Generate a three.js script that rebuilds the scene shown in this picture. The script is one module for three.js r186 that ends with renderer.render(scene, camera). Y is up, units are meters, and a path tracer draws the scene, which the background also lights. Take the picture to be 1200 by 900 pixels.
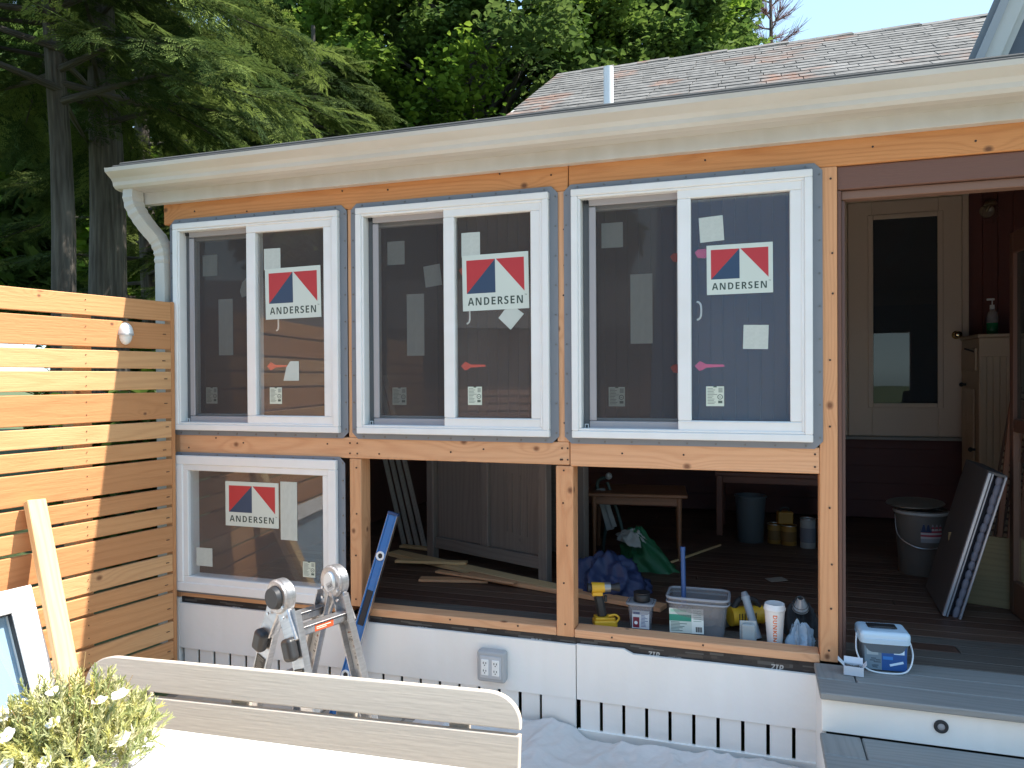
import * as THREE from 'three';
import { mergeGeometries } from 'three/addons/utils/BufferGeometryUtils.js';
import { RoundedBoxGeometry } from 'three/addons/geometries/RoundedBoxGeometry.js';

// ---------------------------------------------------------------- camera, sky, sun, exposure
const scene = new THREE.Scene();
const EYE = 1.577, CAM_Z = 3.15;
const camera = new THREE.PerspectiveCamera(54.69, 4 / 3, 0.05, 400);
camera.position.set(0, EYE, CAM_Z);
camera.rotation.order = 'YXZ';
camera.rotation.set(-0.007856, 0.315793, -0.005925);
scene.add(camera);

const renderer = new THREE.WebGLRenderer({ antialias: true });
renderer.setSize(1024, 768);
renderer.toneMapping = THREE.LinearToneMapping;
renderer.toneMappingExposure = 2.4;
renderer.shadowMap.enabled = true;

const SUN = new THREE.Vector3(0.5, 0.86, -0.122).normalize();
{ // clear summer sky: air only
  const W = 512, H = 256, d = new Float32Array(W * H * 4);
  for (let j = 0; j < H; j++) for (let i = 0; i < W; i++) {
    const th = ((j + 0.5) / H - 0.5) * Math.PI, ph = ((i + 0.5) / W - 0.5) * 2 * Math.PI;
    const y = Math.sin(th), c = Math.cos(th), x = c * Math.cos(ph), z = c * Math.sin(ph);
    const up = Math.max(y, 0), h = Math.pow(1 - up, 3.2);
    const mu = Math.max(0, x * SUN.x + y * SUN.y + z * SUN.z);
    const glow = 0.25 * Math.pow(mu, 6) + 0.5 * Math.pow(mu, 60);
    const g = y < 0 ? 0.75 : 1;
    d.set([(0.215 + 0.34 * h + glow * 0.95) * g, (0.37 + 0.36 * h + glow * 0.95) * g, (0.59 + 0.16 * h + glow * 0.9) * g, 1], (j * W + i) * 4);
  }
  const sky = new THREE.DataTexture(d, W, H, THREE.RGBAFormat, THREE.FloatType);
  sky.mapping = THREE.EquirectangularReflectionMapping;
  sky.magFilter = THREE.LinearFilter; sky.minFilter = THREE.LinearFilter; sky.needsUpdate = true;
  scene.background = sky; scene.environment = sky;
}
const sun = new THREE.DirectionalLight(new THREE.Color(1, 0.94, 0.84), 4.6);
sun.position.copy(SUN).multiplyScalar(40); sun.castShadow = true;
Object.assign(sun.shadow.camera, { left: -20, right: 20, top: 20, bottom: -20, near: 1, far: 90 });
sun.shadow.mapSize.set(4096, 4096);
scene.add(sun); scene.add(sun.target);

// ---------------------------------------------------------------- helpers
let seed = 12345;
const R = () => { seed = (seed + 0x6D2B79F5) | 0; let t = Math.imul(seed ^ (seed >>> 15), 1 | seed); t = (t + Math.imul(t ^ (t >>> 7), 61 | t)) ^ t; return ((t ^ (t >>> 14)) >>> 0) / 4294967296; };
const rr = (a, b) => a + (b - a) * R();
const hash = (i, j, s) => { let h = Math.imul(i, 374761393) ^ Math.imul(j, 668265263) ^ Math.imul(s, 2147483647 - 1013); h = Math.imul(h ^ (h >>> 13), 1274126177); return ((h ^ (h >>> 16)) >>> 0) / 4294967296; };
const md = (a, n) => ((a % n) + n) % n;
function vn(x, y, px, py, s) { // tiling value noise
  const i = Math.floor(x), j = Math.floor(y), f = x - i, g = y - j, u = f * f * (3 - 2 * f), v = g * g * (3 - 2 * g);
  const H = (a, b) => hash(md(a, px), md(b, py), s);
  return (H(i, j) * (1 - u) + H(i + 1, j) * u) * (1 - v) + (H(i, j + 1) * (1 - u) + H(i + 1, j + 1) * u) * v;
}
const fbm = (u, v, px, py, s, o = 4) => { let a = 0, w = 0.5, t = 0; for (let k = 0; k < o; k++) { a += w * vn(u * px, v * py, px, py, s + k); t += w; w *= 0.5; px *= 2; py *= 2; } return a / t; };
const cl = (x, a = 0, b = 1) => Math.min(b, Math.max(a, x));
const lerp = (a, b, t) => a + (b - a) * t;
const mix = (a, b, t) => [0, 1, 2].map(k => lerp(a[k], b[k], t));
const enc = c => Math.round(255 * cl(c <= 0.0031308 ? 12.92 * c : 1.055 * Math.pow(c, 1 / 2.4) - 0.055));
function tex(W, H, mu, mv, fn, isColor = true) { // fn(u,v) in 0..1 -> linear rgb (colour) or grey; mu x mv metres
  const d = new Uint8Array(W * H * 4);
  for (let j = 0; j < H; j++) for (let i = 0; i < W; i++) {
    const c = fn((i + 0.5) / W, (j + 0.5) / H), o = (j * W + i) * 4;
    if (isColor) { d[o] = enc(c[0]); d[o + 1] = enc(c[1]); d[o + 2] = enc(c[2]); } else d[o] = d[o + 1] = d[o + 2] = Math.round(255 * cl(c));
    d[o + 3] = 255;
  }
  const t = new THREE.DataTexture(d, W, H, THREE.RGBAFormat);
  if (isColor) t.colorSpace = THREE.SRGBColorSpace;
  t.wrapS = t.wrapT = THREE.RepeatWrapping; t.magFilter = THREE.LinearFilter; t.minFilter = THREE.LinearMipmapLinearFilter; t.generateMipmaps = true;
  t.repeat.set(1 / mu, 1 / mv); t.needsUpdate = true;
  return t;
}
const C = (r, g, b) => new THREE.Color().setRGB(r, g, b);
const std = (r, g, b, rough = 0.7, o = {}) => new THREE.MeshStandardMaterial({ color: C(r, g, b), roughness: rough, ...o });
const phys = (r, g, b, rough = 0.5, o = {}) => new THREE.MeshPhysicalMaterial({ color: C(r, g, b), roughness: rough, ...o });

// naming
const used = {};
function numbered(n) { const k = used[n] = (used[n] ?? -1) + 1; return k ? `${n}_${String(k).padStart(3, '0')}` : n; }
function tag(o, label, category, group) { o.userData.label = label; o.userData.category = category; if (group) o.userData.group = group; return o; }
function thing(name, label, category, p = [0, 0, 0], turn = 0, group) {
  const o = new THREE.Group(); o.name = numbered(name); o.position.set(...p); o.rotation.y = turn; scene.add(o); return tag(o, label, category, group);
}
function meshOf(name, geo, mat, parent) { const m = new THREE.Mesh(geo, mat); m.name = parent === scene ? numbered(name) : name; m.castShadow = m.receiveShadow = true; parent.add(m); return m; }
// local part
function add(parent, name, geo, mat, x = 0, y = 0, z = 0, rx = 0, ry = 0, rz = 0) {
  const m = meshOf(name, geo, mat, parent); m.position.set(x, y, z); m.rotation.set(rx, ry, rz); return m;
}
// part placed by world position (ancestors are not rotated)
function put(parent, name, geo, mat, x = 0, y = 0, z = 0, rx = 0, ry = 0, rz = 0) {
  const m = add(parent, name, geo, mat, x, y, z, rx, ry, rz);
  for (let p = parent; p && p !== scene; p = p.parent) m.position.sub(p.position);
  return m;
}
function struct(name, geo, mat) { const m = meshOf(name, geo, mat, scene); m.userData.kind = 'structure'; return m; }
const stuff = m => { m.userData.kind = 'stuff'; return m; };

// chamfered box with uv in metres, grain along its longest side
function cbox(w, h, d, c = 0.003, ax = -1) {
  const H = [w / 2, h / 2, d / 2]; c = Math.min(c, w * 0.3, h * 0.3, d * 0.3);
  const L = ax >= 0 ? ax : (w >= h && w >= d ? 0 : h >= d ? 1 : 2), ou = rr(0, 3), ov = rr(0, 3);
  const P = [], U = [], N = [];
  const poly = (pts, n) => {
    const a = Math.abs(n[0]), b = Math.abs(n[1]), e = Math.abs(n[2]);
    const na = a >= b && a >= e ? 0 : b >= e ? 1 : 2;
    const oth = [0, 1, 2].filter(k => k !== na);
    const ua = na === L ? oth[0] : L, va = oth.find(k => k !== ua);
    const tri = (p, q, r) => {
      const ex = q.map((x, k) => x - p[k]), ey = r.map((x, k) => x - p[k]);
      const cr = [ex[1] * ey[2] - ex[2] * ey[1], ex[2] * ey[0] - ex[0] * ey[2], ex[0] * ey[1] - ex[1] * ey[0]];
      const l = cr[0] * n[0] + cr[1] * n[1] + cr[2] * n[2] < 0 ? [p, r, q] : [p, q, r];
      for (const s of l) { P.push(...s); N.push(...n); U.push(s[ua] + ou, s[va] + ov); }
    };
    for (let k = 1; k + 1 < pts.length; k++) tri(pts[0], pts[k], pts[k + 1]);
  };
  const pt = (s, a) => [0, 1, 2].map(k => s[k] * (k === a ? H[k] : H[k] - c));
  for (let a = 0; a < 3; a++) for (const s of [-1, 1]) {
    const o = [0, 1, 2].filter(k => k !== a), n = [0, 0, 0]; n[a] = s;
    const q = [[-1, -1], [1, -1], [1, 1], [-1, 1]].map(([x, y]) => { const v = [0, 0, 0]; v[a] = s; v[o[0]] = x; v[o[1]] = y; return pt(v, a); });
    poly(q, n);
  }
  const r2 = Math.SQRT1_2, r3 = 1 / Math.sqrt(3);
  for (let a = 0; a < 3; a++) { const o = [0, 1, 2].filter(k => k !== a);
    for (const s of [-1, 1]) for (const t of [-1, 1]) {
      const n = [0, 0, 0]; n[o[0]] = s * r2; n[o[1]] = t * r2;
      const mk = (e, A) => { const v = [0, 0, 0]; v[a] = e; v[o[0]] = s; v[o[1]] = t; return pt(v, A); };
      poly([mk(-1, o[0]), mk(1, o[0]), mk(1, o[1]), mk(-1, o[1])], n);
    } }
  for (const x of [-1, 1]) for (const y of [-1, 1]) for (const z of [-1, 1]) poly([pt([x, y, z], 0), pt([x, y, z], 1), pt([x, y, z], 2)], [x * r3, y * r3, z * r3]);
  const g = new THREE.BufferGeometry();
  g.setAttribute('position', new THREE.Float32BufferAttribute(P, 3)); g.setAttribute('normal', new THREE.Float32BufferAttribute(N, 3)); g.setAttribute('uv', new THREE.Float32BufferAttribute(U, 2));
  return g;
}
const mv = (g, x = 0, y = 0, z = 0, rx = 0, ry = 0, rz = 0) => g.applyMatrix4(new THREE.Matrix4().compose(new THREE.Vector3(x, y, z), new THREE.Quaternion().setFromEuler(new THREE.Euler(rx, ry, rz)), new THREE.Vector3(1, 1, 1)));
const flat = g => { const q = g.index ? g.toNonIndexed() : g; for (const k of Object.keys(q.attributes)) if (!['position', 'normal', 'uv'].includes(k)) q.deleteAttribute(k); return q; };
const merge = l => mergeGeometries(l.map(flat));
const cyl = (r1, r2, h, n = 20, open = false) => new THREE.CylinderGeometry(r1, r2, h, n, 1, open);
const tube = (pts, r, n = 24, k = 8) => new THREE.TubeGeometry(new THREE.CatmullRomCurve3(pts.map(p => new THREE.Vector3(...p))), n, r, k);
// bar between two points
function bar(a, b, w, d, c = 0.002, up = [0, 0, 1]) {
  const A = new THREE.Vector3(...a), B = new THREE.Vector3(...b), y = B.clone().sub(A), l = y.length(); y.normalize();
  const z = new THREE.Vector3(...up); z.addScaledVector(y, -z.dot(y)).normalize(); const x = y.clone().cross(z);
  const m = new THREE.Matrix4().makeBasis(x, y, z); m.setPosition(A.add(B).multiplyScalar(0.5));
  return cbox(w, l, d, c).applyMatrix4(m);
}
function rod(a, b, r1, r2 = r1, n = 8) {
  const A = new THREE.Vector3(...a), B = new THREE.Vector3(...b), y = B.clone().sub(A), l = y.length(); y.normalize();
  const q = new THREE.Quaternion().setFromUnitVectors(new THREE.Vector3(0, 1, 0), y);
  return cyl(r2, r1, l, n).applyQuaternion(q).translate(...A.add(B).multiplyScalar(0.5).toArray());
}
// extruded profile, outline in [x,y]
function extr(pts, depth, bevel = 0) {
  const s = new THREE.Shape(pts.map(p => new THREE.Vector2(...p)));
  return new THREE.ExtrudeGeometry(s, { depth, bevelEnabled: bevel > 0, bevelSize: bevel, bevelThickness: bevel, bevelSegments: 2, curveSegments: 10 });
}

// ---------------------------------------------------------------- materials
function woodTex(base, dark, knotCol, nk, s, grain = 1) {
  const mu = 2.6, mw = 0.34, knots = [];
  for (let k = 0; k < nk; k++) knots.push([hash(k, 1, s), hash(k, 2, s), 0.006 + 0.009 * hash(k, 3, s)]);
  return tex(1536, 256, mu, mw, (u, v) => {
    const x = u * mu, y = v * mw; let warp = 0, kn = 0;
    for (const [a, b, r] of knots) {
      let dx = Math.abs(x - a * mu), dy = y - b * mw; dx = Math.min(dx, mu - dx); if (dy > mw / 2) dy -= mw; if (dy < -mw / 2) dy += mw;
      const q = Math.hypot(dx / 2.4, dy) / r; warp += 1.1 * Math.exp(-q * q / 7) ; const q2 = Math.hypot(dx / 1.25, dy) / r; kn = Math.max(kn, cl(1.5 - q2 * 1.25));
    }
    const flow = fbm(u, v, 3, 3, s + 9, 3) * 3.2, n = fbm(u, v, 40, 160, s + 3, 2);
    const ph = (vn(u * 2, v * 4, 2, 4, s) * 4 + v * 9 + flow + warp * 1.6) * 2.0;
    const ring = Math.pow(0.5 + 0.5 * Math.sin(ph * Math.PI * 2 * 0.55), 2.2);
    const t = cl(grain * (0.42 * ring + 0.38 * (n - 0.35)) + 0.35 * (fbm(u, v, 5, 7, s + 21, 3) - 0.4));
    let c = mix(base, dark, t);
    return mix(c, knotCol, kn * 0.85);
  });
}
const woodBump = tex(512, 256, 1.3, 0.34, (u, v) => 0.5 * fbm(u, v, 16, 128, 77, 2) + 0.5 * fbm(u, v, 40, 40, 78, 2), false);
const noiseBump = tex(256, 256, 0.4, 0.4, (u, v) => fbm(u, v, 16, 16, 91, 4), false);
function wood(base, dark, knot, nk, s, rough = 0.72, grain = 1) { return new THREE.MeshStandardMaterial({ map: woodTex(base, dark, knot, nk, s, grain), bumpMap: woodBump, bumpScale: 0.0012, roughness: rough }); }
const firOrange = wood([0.62, 0.275, 0.10], [0.46, 0.17, 0.052], [0.10, 0.035, 0.015], 9, 11);
const firPale = wood([0.70, 0.385, 0.205], [0.56, 0.265, 0.125], [0.15, 0.05, 0.02], 7, 23);
const tint = (m, k, a, b) => { const c = m.clone(); c.color = C(k, k * a, k * b); return c; };
const firs = [firPale, tint(firPale, 0.9, 0.97, 0.92), tint(firPale, 1.05, 1.0, 1.02), tint(firPale, 0.96, 0.93, 0.86)];
const cedar = [wood([0.62, 0.31, 0.13], [0.46, 0.20, 0.075], [0.14, 0.05, 0.02], 3, 31, 0.7, 0.8), wood([0.68, 0.38, 0.175], [0.52, 0.255, 0.105], [0.16, 0.06, 0.025], 4, 41, 0.7, 0.8), wood([0.56, 0.26, 0.105], [0.42, 0.17, 0.06], [0.12, 0.04, 0.02], 2, 51, 0.7, 0.8)];
const pine = wood([0.72, 0.52, 0.28], [0.58, 0.36, 0.16], [0.2, 0.09, 0.03], 3, 61);
const brownStain = wood([0.085, 0.032, 0.02], [0.05, 0.017, 0.011], [0.03, 0.01, 0.01], 0, 71, 0.5);
const brownPaint = std(0.16, 0.075, 0.052, 0.55, { bumpMap: woodBump, bumpScale: 0.0008 });
const dirtWhite = (base, amt, s) => tex(512, 512, 1.7, 1.7, (u, v) => { const a = fbm(u, v, 4, 4, s, 5), b = fbm(u, v, 24, 3, s + 7, 3); return mix(base, [base[0] * 0.8, base[1] * 0.77, base[2] * 0.72], cl(amt * (a * 0.9 + b * 0.6 - 0.45))); });
const pvc = new THREE.MeshStandardMaterial({ map: dirtWhite([0.88, 0.86, 0.825], 0.5, 5), roughness: 0.45, bumpMap: noiseBump, bumpScale: 0.0006 });
const vinyl = new THREE.MeshStandardMaterial({ map: dirtWhite([0.82, 0.82, 0.81], 0.5, 15), roughness: 0.35 });
const aluWhite = new THREE.MeshStandardMaterial({ map: dirtWhite([0.61, 0.59, 0.545], 1.4, 25), roughness: 0.45, bumpMap: noiseBump, bumpScale: 0.001 });
const flangeMat = std(0.20, 0.215, 0.24, 0.6);
const greyFrame = std(0.36, 0.34, 0.35, 0.5);
const trackDark = std(0.10, 0.105, 0.11, 0.6);
const black = std(0.018, 0.018, 0.02, 0.55);
const blackGloss = phys(0.012, 0.012, 0.014, 0.28);
const glass = phys(1, 1, 1, 0.0, { transmission: 1, thickness: 0, ior: 1.85 });
const doorGlass = phys(1, 1, 1, 0.0, { transmission: 1, thickness: 0, ior: 1.5 });
const dustA = tex(512, 512, 1.1, 1.1, (u, v) => { const a = fbm(u, v, 3, 3, 331, 4), b = fbm(u, v, 5, 40, 341, 3), w = fbm(u, v, 9, 2, 351, 3); return 0.10 + 0.07 * a + 0.05 * b * w; }, false);
const dust = std(0.40, 0.375, 0.36, 1, { alphaMap: dustA, transparent: true });
const screenMat = std(0.062, 0.058, 0.058, 0.9, { transparent: true, opacity: 0.6 });
const papers = tex(128, 128, 0.5, 0.5, (u, v) => { const a = fbm(u, v, 6, 6, 301, 3); return mix([0.54, 0.575, 0.53], [0.46, 0.495, 0.455], a); });
const paperMat = new THREE.MeshStandardMaterial({ map: papers, roughness: 0.6 });
const redPlastic = phys(0.72, 0.06, 0.03, 0.4), pinkPlastic = phys(0.72, 0.05, 0.16, 0.4);
const steel = std(0.62, 0.62, 0.63, 0.3, { metalness: 1 });
const darkSteel = std(0.2, 0.19, 0.18, 0.45, { metalness: 0.8 });
const aluMap = tex(256, 512, 0.3, 0.6, (u, v) => { const a = fbm(u, v, 60, 4, 401, 3), b = fbm(u, v, 5, 8, 411, 4); return mix([0.62, 0.62, 0.63], [0.36, 0.36, 0.37], cl(0.6 * a + 0.9 * (b - 0.35))); });
const alu = new THREE.MeshStandardMaterial({ map: aluMap, metalness: 0.9, roughness: 0.36, bumpMap: noiseBump, bumpScale: 0.0012 });

// canvas print helper
function print(w, h, draw) { const c = document.createElement('canvas'); c.width = w; c.height = h; const x = c.getContext('2d'); draw(x, w, h); const t = new THREE.CanvasTexture(c); t.colorSpace = THREE.SRGBColorSpace; t.magFilter = THREE.LinearFilter; return new THREE.MeshStandardMaterial({ map: t, roughness: 0.5 }); }
function spaced(x, s, cx, y, gap) { const ws = [...s].map(c => x.measureText(c).width), tot = ws.reduce((a, b) => a + b, 0) + gap * (s.length - 1); let p = cx - tot / 2; x.textAlign = 'left'; [...s].forEach((c, i) => { x.fillText(c, p, y); p += ws[i] + gap; }); }
const makerSign = print(640, 500, (x, W, H) => {
  x.fillStyle = '#c9d1c8'; x.fillRect(0, 0, W, H);
  const L = 42, T = 46, Rr = W - 42, B = 345, A = 322;
  const tri = (c, ...p) => { x.fillStyle = c; x.beginPath(); x.moveTo(p[0], p[1]); for (let i = 2; i < p.length; i += 2) x.lineTo(p[i], p[i + 1]); x.closePath(); x.fill(); };
  tri('#b53439', L, T, A, T, L, B); tri('#2f4560', A, T, A, B, L, B); tri('#b53439', A + 8, T, Rr, T, Rr, B);
  x.fillStyle = '#34453f'; x.font = 'bold 96px sans-serif'; spaced(x, 'ANDERSEN', W / 2, 452, 6);
  x.font = '16px sans-serif'; x.fillText('TM', W - 42, 384);
});
const infoLabel = print(128, 150, (x, W, H) => {
  x.fillStyle = '#c6cdbf'; x.fillRect(0, 0, W, H); x.fillStyle = '#4a5a50';
  for (let k = 0; k < 11; k++) x.fillRect(10, 14 + k * 11.5, 30 + 40 * hash(k, 1, 5), 3.5);
  for (let k = 0; k < 6; k++) x.fillRect(88, 12 + k * 6, 30, 3);
  x.beginPath(); x.arc(100, 80, 17, 0, 7); x.lineWidth = 5; x.strokeStyle = '#3c4a42'; x.stroke(); x.fillRect(92, 78, 16, 5); x.fillRect(86, 108, 30, 20); x.fillStyle = '#35563f'; x.fillRect(52, 0, 24, 8);
});

// ================================================================ LARGE STRUCTURE
// ---- ground
const groundMap = tex(512, 512, 2.4, 2.4, (u, v) => { const a = fbm(u, v, 6, 6, 501, 5), b = fbm(u, v, 60, 60, 511, 2); return mix([0.42, 0.365, 0.305], [0.56, 0.50, 0.43], cl(a * 0.8 + b * 0.4 - 0.1)); });
{ const g = new THREE.PlaneGeometry(240, 240, 1, 1).rotateX(-Math.PI / 2); const uv = g.attributes.uv; for (let i = 0; i < uv.count; i++) uv.setXY(i, uv.getX(i) * 240, uv.getY(i) * 240);
  const grassMap = tex(512, 512, 3, 3, (u, v) => { const a = fbm(u, v, 5, 5, 521, 5), b = fbm(u, v, 80, 80, 531, 2); return mix([0.05, 0.085, 0.022], [0.10, 0.12, 0.045], cl(a * 0.7 + b * 0.5 - 0.1)); });
  const m = struct('ground', g, new THREE.MeshStandardMaterial({ map: grassMap, roughness: 0.95 })); m.position.y = -0.012; }
{ // patio of paving stones in front of the porch
  const pat = new THREE.Group(); pat.name = 'patio'; pat.userData.kind = 'structure'; scene.add(pat);
  meshOf('paving_bed', cbox(6.2, 0.008, 6.4, 0.001), std(0.22, 0.19, 0.16, 0.95), pat).position.set(0.3, -0.004, 3.2);
  const ms = [0, 1, 2].map(k => new THREE.MeshStandardMaterial({ map: groundMap, color: C([0.95, 1.05, 0.8][k], [0.93, 1.02, 0.8][k], [0.9, 1.0, 0.8][k]), roughness: 0.9, bumpMap: noiseBump, bumpScale: 0.004 }));
  const gs = [0, 1, 2].map(() => cbox(0.392, 0.03, 0.392, 0.006));
  for (let i = 0; i < 15; i++) for (let j = 0; j < 15; j++) { const x = -2.55 + i * 0.4, z = 0.24 + j * 0.4; if (x < -2.8 - 0.19 * z + 0.2) continue; const m = meshOf('paving_stone', gs[(i * 7 + j * 3) % 3], ms[Math.floor(hash(i, j, 3) * 3)], pat); m.position.set(x, -0.0135 + 0.003 * hash(i, j, 9), z); m.rotation.y = Math.floor(hash(i, j, 4) * 4) * Math.PI / 2; }
}

// ---- the house with its enclosed porch
const house = thing('house', 'house with a half-finished sun porch, bare wood framing, new white windows and shingled roof', 'house', [-0.8, 0, -1.6]);
const H = (name, geo, mat, x, y, z, rx, ry, rz) => put(house, name, geo, mat, x, y, z, rx, ry, rz);
const box3 = (name, mat, x0, x1, y0, y1, z0, z1, c = 0.003, parent = house) => put(parent, name, cbox(x1 - x0, y1 - y0, z1 - z0, c), mat, (x0 + x1) / 2, (y0 + y1) / 2, (z0 + z1) / 2);

// timber frame (front faces at z = 0)
box3('header_beam', firOrange, -2.95, -0.768, 2.392, 2.585, -0.09, 0);
box3('header_beam', firOrange, -0.764, 2.6, 2.397, 2.585, -0.09, 0.001);
box3('stud', firs[1], -2.915, -2.86, 0.44, 2.391, -0.09, -0.004);
box3('stud', firs[0], -1.857, -1.797, 1.298, 2.391, -0.09, -0.001);
box3('stud', firs[2], -0.822, -0.757, 1.298, 2.391, -0.09, -0.001);
box3('corner_post', firs[3], 0.242, 0.308, 0.454, 2.396, -0.09, 0.0);
box3('rail', firs[0], -2.86, -0.768, 1.197, 1.297, -0.09, 0.0);
box3('rail', firs[2], -0.764, 0.241, 1.193, 1.297, -0.09, 0.001);
box3('stud', firs[1], -1.854, -1.792, 0.484, 1.195, -0.09, 0.0);
box3('stud', firs[3], -0.829, -0.752, 0.446, 1.192, -0.09, 0.002);
box3('sill_plate', firs[0], -1.79, -0.831, 0.446, 0.482, -0.09, 0.0);
box3('sill_plate', firs[2], -0.75, 0.241, 0.446, 0.480, -0.09, 0.001);
box3('sill_plate', firs[1], -2.86, -1.856, 0.446, 0.480, -0.09, -0.002);
// screw heads
{ const l = []; const sc = (x, y, z = 0.002) => l.push(cyl(0.0042, 0.0042, 0.002, 8).rotateX(Math.PI / 2).translate(x + 0.8, y, z + 1.6));
  for (let x = -2.75; x < 2; x += rr(0.22, 0.7)) sc(x, rr(2.425, 2.495));
  for (const x of [-1.827, -0.787, 0.284]) for (let y = 1.38; y < 2.4; y += rr(0.13, 0.3)) sc(x + rr(-0.008, 0.008), y);
  for (const [x, y0] of [[-1.825, 0.52], [-0.79, 0.5], [0.276, 0.5]]) for (let y = y0; y < 1.2; y += rr(0.14, 0.24)) sc(x + rr(-0.01, 0.01), y, 0.003);
  for (let x = -2.8; x < 0.2; x += rr(0.16, 0.5)) sc(x, rr(1.215, 1.28));
  for (let x = -1.75; x < 0.2; x += rr(0.25, 0.45)) sc(x, rr(0.456, 0.472));
  for (const x of [-1.85, -1.81, -0.8, -0.775, 0.225]) for (const y of [1.22, 1.27]) sc(x, y, 0.003);
  stuff(add(house, 'screw_heads', merge(l), std(0.06, 0.035, 0.025, 0.5, { metalness: 0.4 }))); }
// sheathing tape above the white panels
{ const tm = print(1024, 64, (x, W, Hh) => { x.fillStyle = '#232122'; x.fillRect(0, 0, W, Hh); for (let k = 0; k < 60; k++) { x.fillStyle = ['#3a3532', '#151414', '#4a4a48'][k % 3]; x.fillRect(hash(k, 1, 7) * W, hash(k, 2, 7) * Hh, 20 + 70 * hash(k, 3, 7), 4 + 9 * hash(k, 4, 7)); }
    x.fillStyle = '#a9aaa8'; x.font = 'bold 34px sans-serif'; x.save(); x.transform(1, 0, -0.2, 1, 0, 0); x.fillText('ZIP', 330, 48); x.fillText('ZIP', 840, 46); x.restore(); x.font = '18px sans-serif'; x.fillText('system', 410, 44); x.fillText('system', 120, 40); });
  for (const [x0, x1] of [[-2.862, -1.86], [-1.858, -0.745], [-0.743, 0.241]]) {
    const g = new THREE.PlaneGeometry(x1 - x0, 0.075, 40, 4), p = g.attributes.position;
    for (let i = 0; i < p.count; i++) { const x = p.getX(i); p.setZ(i, 0.004 * (vn(x * 9, p.getY(i) * 20, 99, 99, 3) - 0.5)); p.setY(i, p.getY(i) + (p.getY(i) < 0 ? 0.006 * vn(x * 14, 1, 99, 99, 5) : 0)); } g.computeVertexNormals();
    H('sheathing_tape', g, tm, (x0 + x1) / 2, 0.408, -0.008); }
}
// white base panels, lattice slats below
function wavyPanel(x0, x1, y0, top) { const pts = [[x0, y0]]; pts.push([x1, y0]); for (let k = 0; k <= 24; k++) { const x = lerp(x1, x0, k / 24); pts.push([x, top(x)]); } return extr(pts, 0.014, 0.001); }
H('base_panel', wavyPanel(-2.862, -0.744, 0.181, x => 0.414 + 0.004 * (vn(x * 5, 0, 99, 9, 4) - 0.5)), pvc, 0, 0, -0.006);
H('base_panel', wavyPanel(-0.738, 0.240, 0.181, x => (x > -0.50 ? 0.40 : 0.418) + 0.003 * (vn(x * 6, 0, 99, 9, 14) - 0.5)), pvc, 0, 0, -0.006);
box3('base_panel', pvc, -2.862, -0.744, -0.02, 0.052, -0.012, 0.008, 0.002);
box3('base_panel', pvc, -0.738, 0.240, -0.02, 0.050, -0.012, 0.008, 0.002);
box3('base_panel', pvc, -0.897, -0.744, 0.053, 0.180, -0.012, 0.0065, 0.001);
{ const gs = cbox(0.0835, 0.14, 0.01, 0.001);
  for (let k = 0; k < 10; k++) H('lattice_slat', gs, pvc, -0.682 + k * 0.0972, 0.116, -0.006 + 0.001 * hash(k, 1, 1));
  for (let k = 0; k < 20; k++) H('lattice_slat', gs, pvc, -0.953 - k * 0.0972 + (k === 0 ? 0.002 : 0), 0.116, -0.006 + 0.001 * hash(k, 2, 1)); }
box3('crawl_space_back', std(0.03, 0.027, 0.025, 0.9), -2.86, 2.6, -0.05, 0.36, -0.4, -0.36);
// corner board at the fence
box3('corner_board', pvc, -2.90, -2.864, -0.02, 0.44, -0.05, 0.012, 0.002);
// outlet box
{ const gm = std(0.40, 0.41, 0.42, 0.5), ob = H('outlet_box', new RoundedBoxGeometry(0.132, 0.138, 0.05, 2, 0.012), gm, -1.118, 0.294, 0.033);
  add(ob, 'cover_plate', cbox(0.098, 0.098, 0.006, 0.002), std(0.5, 0.51, 0.53, 0.45), 0, 0, 0.027);
  for (const s of [-1, 1]) { const o = add(ob, 'outlet', merge([cbox(0.034, 0.07, 0.006, 0.003)]), std(0.82, 0.82, 0.8, 0.4), s * 0.025, 0, 0.031);
    const sl = []; for (const t of [-1, 1]) { sl.push(cbox(0.003, 0.009, 0.002, 0.0003).translate(s * 0.025 - 0.006, t * 0.017 + 0.003, 0.0345), cbox(0.003, 0.008, 0.002, 0.0003).translate(s * 0.025 + 0.006, t * 0.017 + 0.003, 0.0345), cyl(0.0025, 0.0025, 0.002, 8).rotateX(1.5708).translate(s * 0.025, t * 0.017 - 0.007, 0.0345)); }
    add(ob, 'socket_slots', merge(sl), black); }
}

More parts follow.
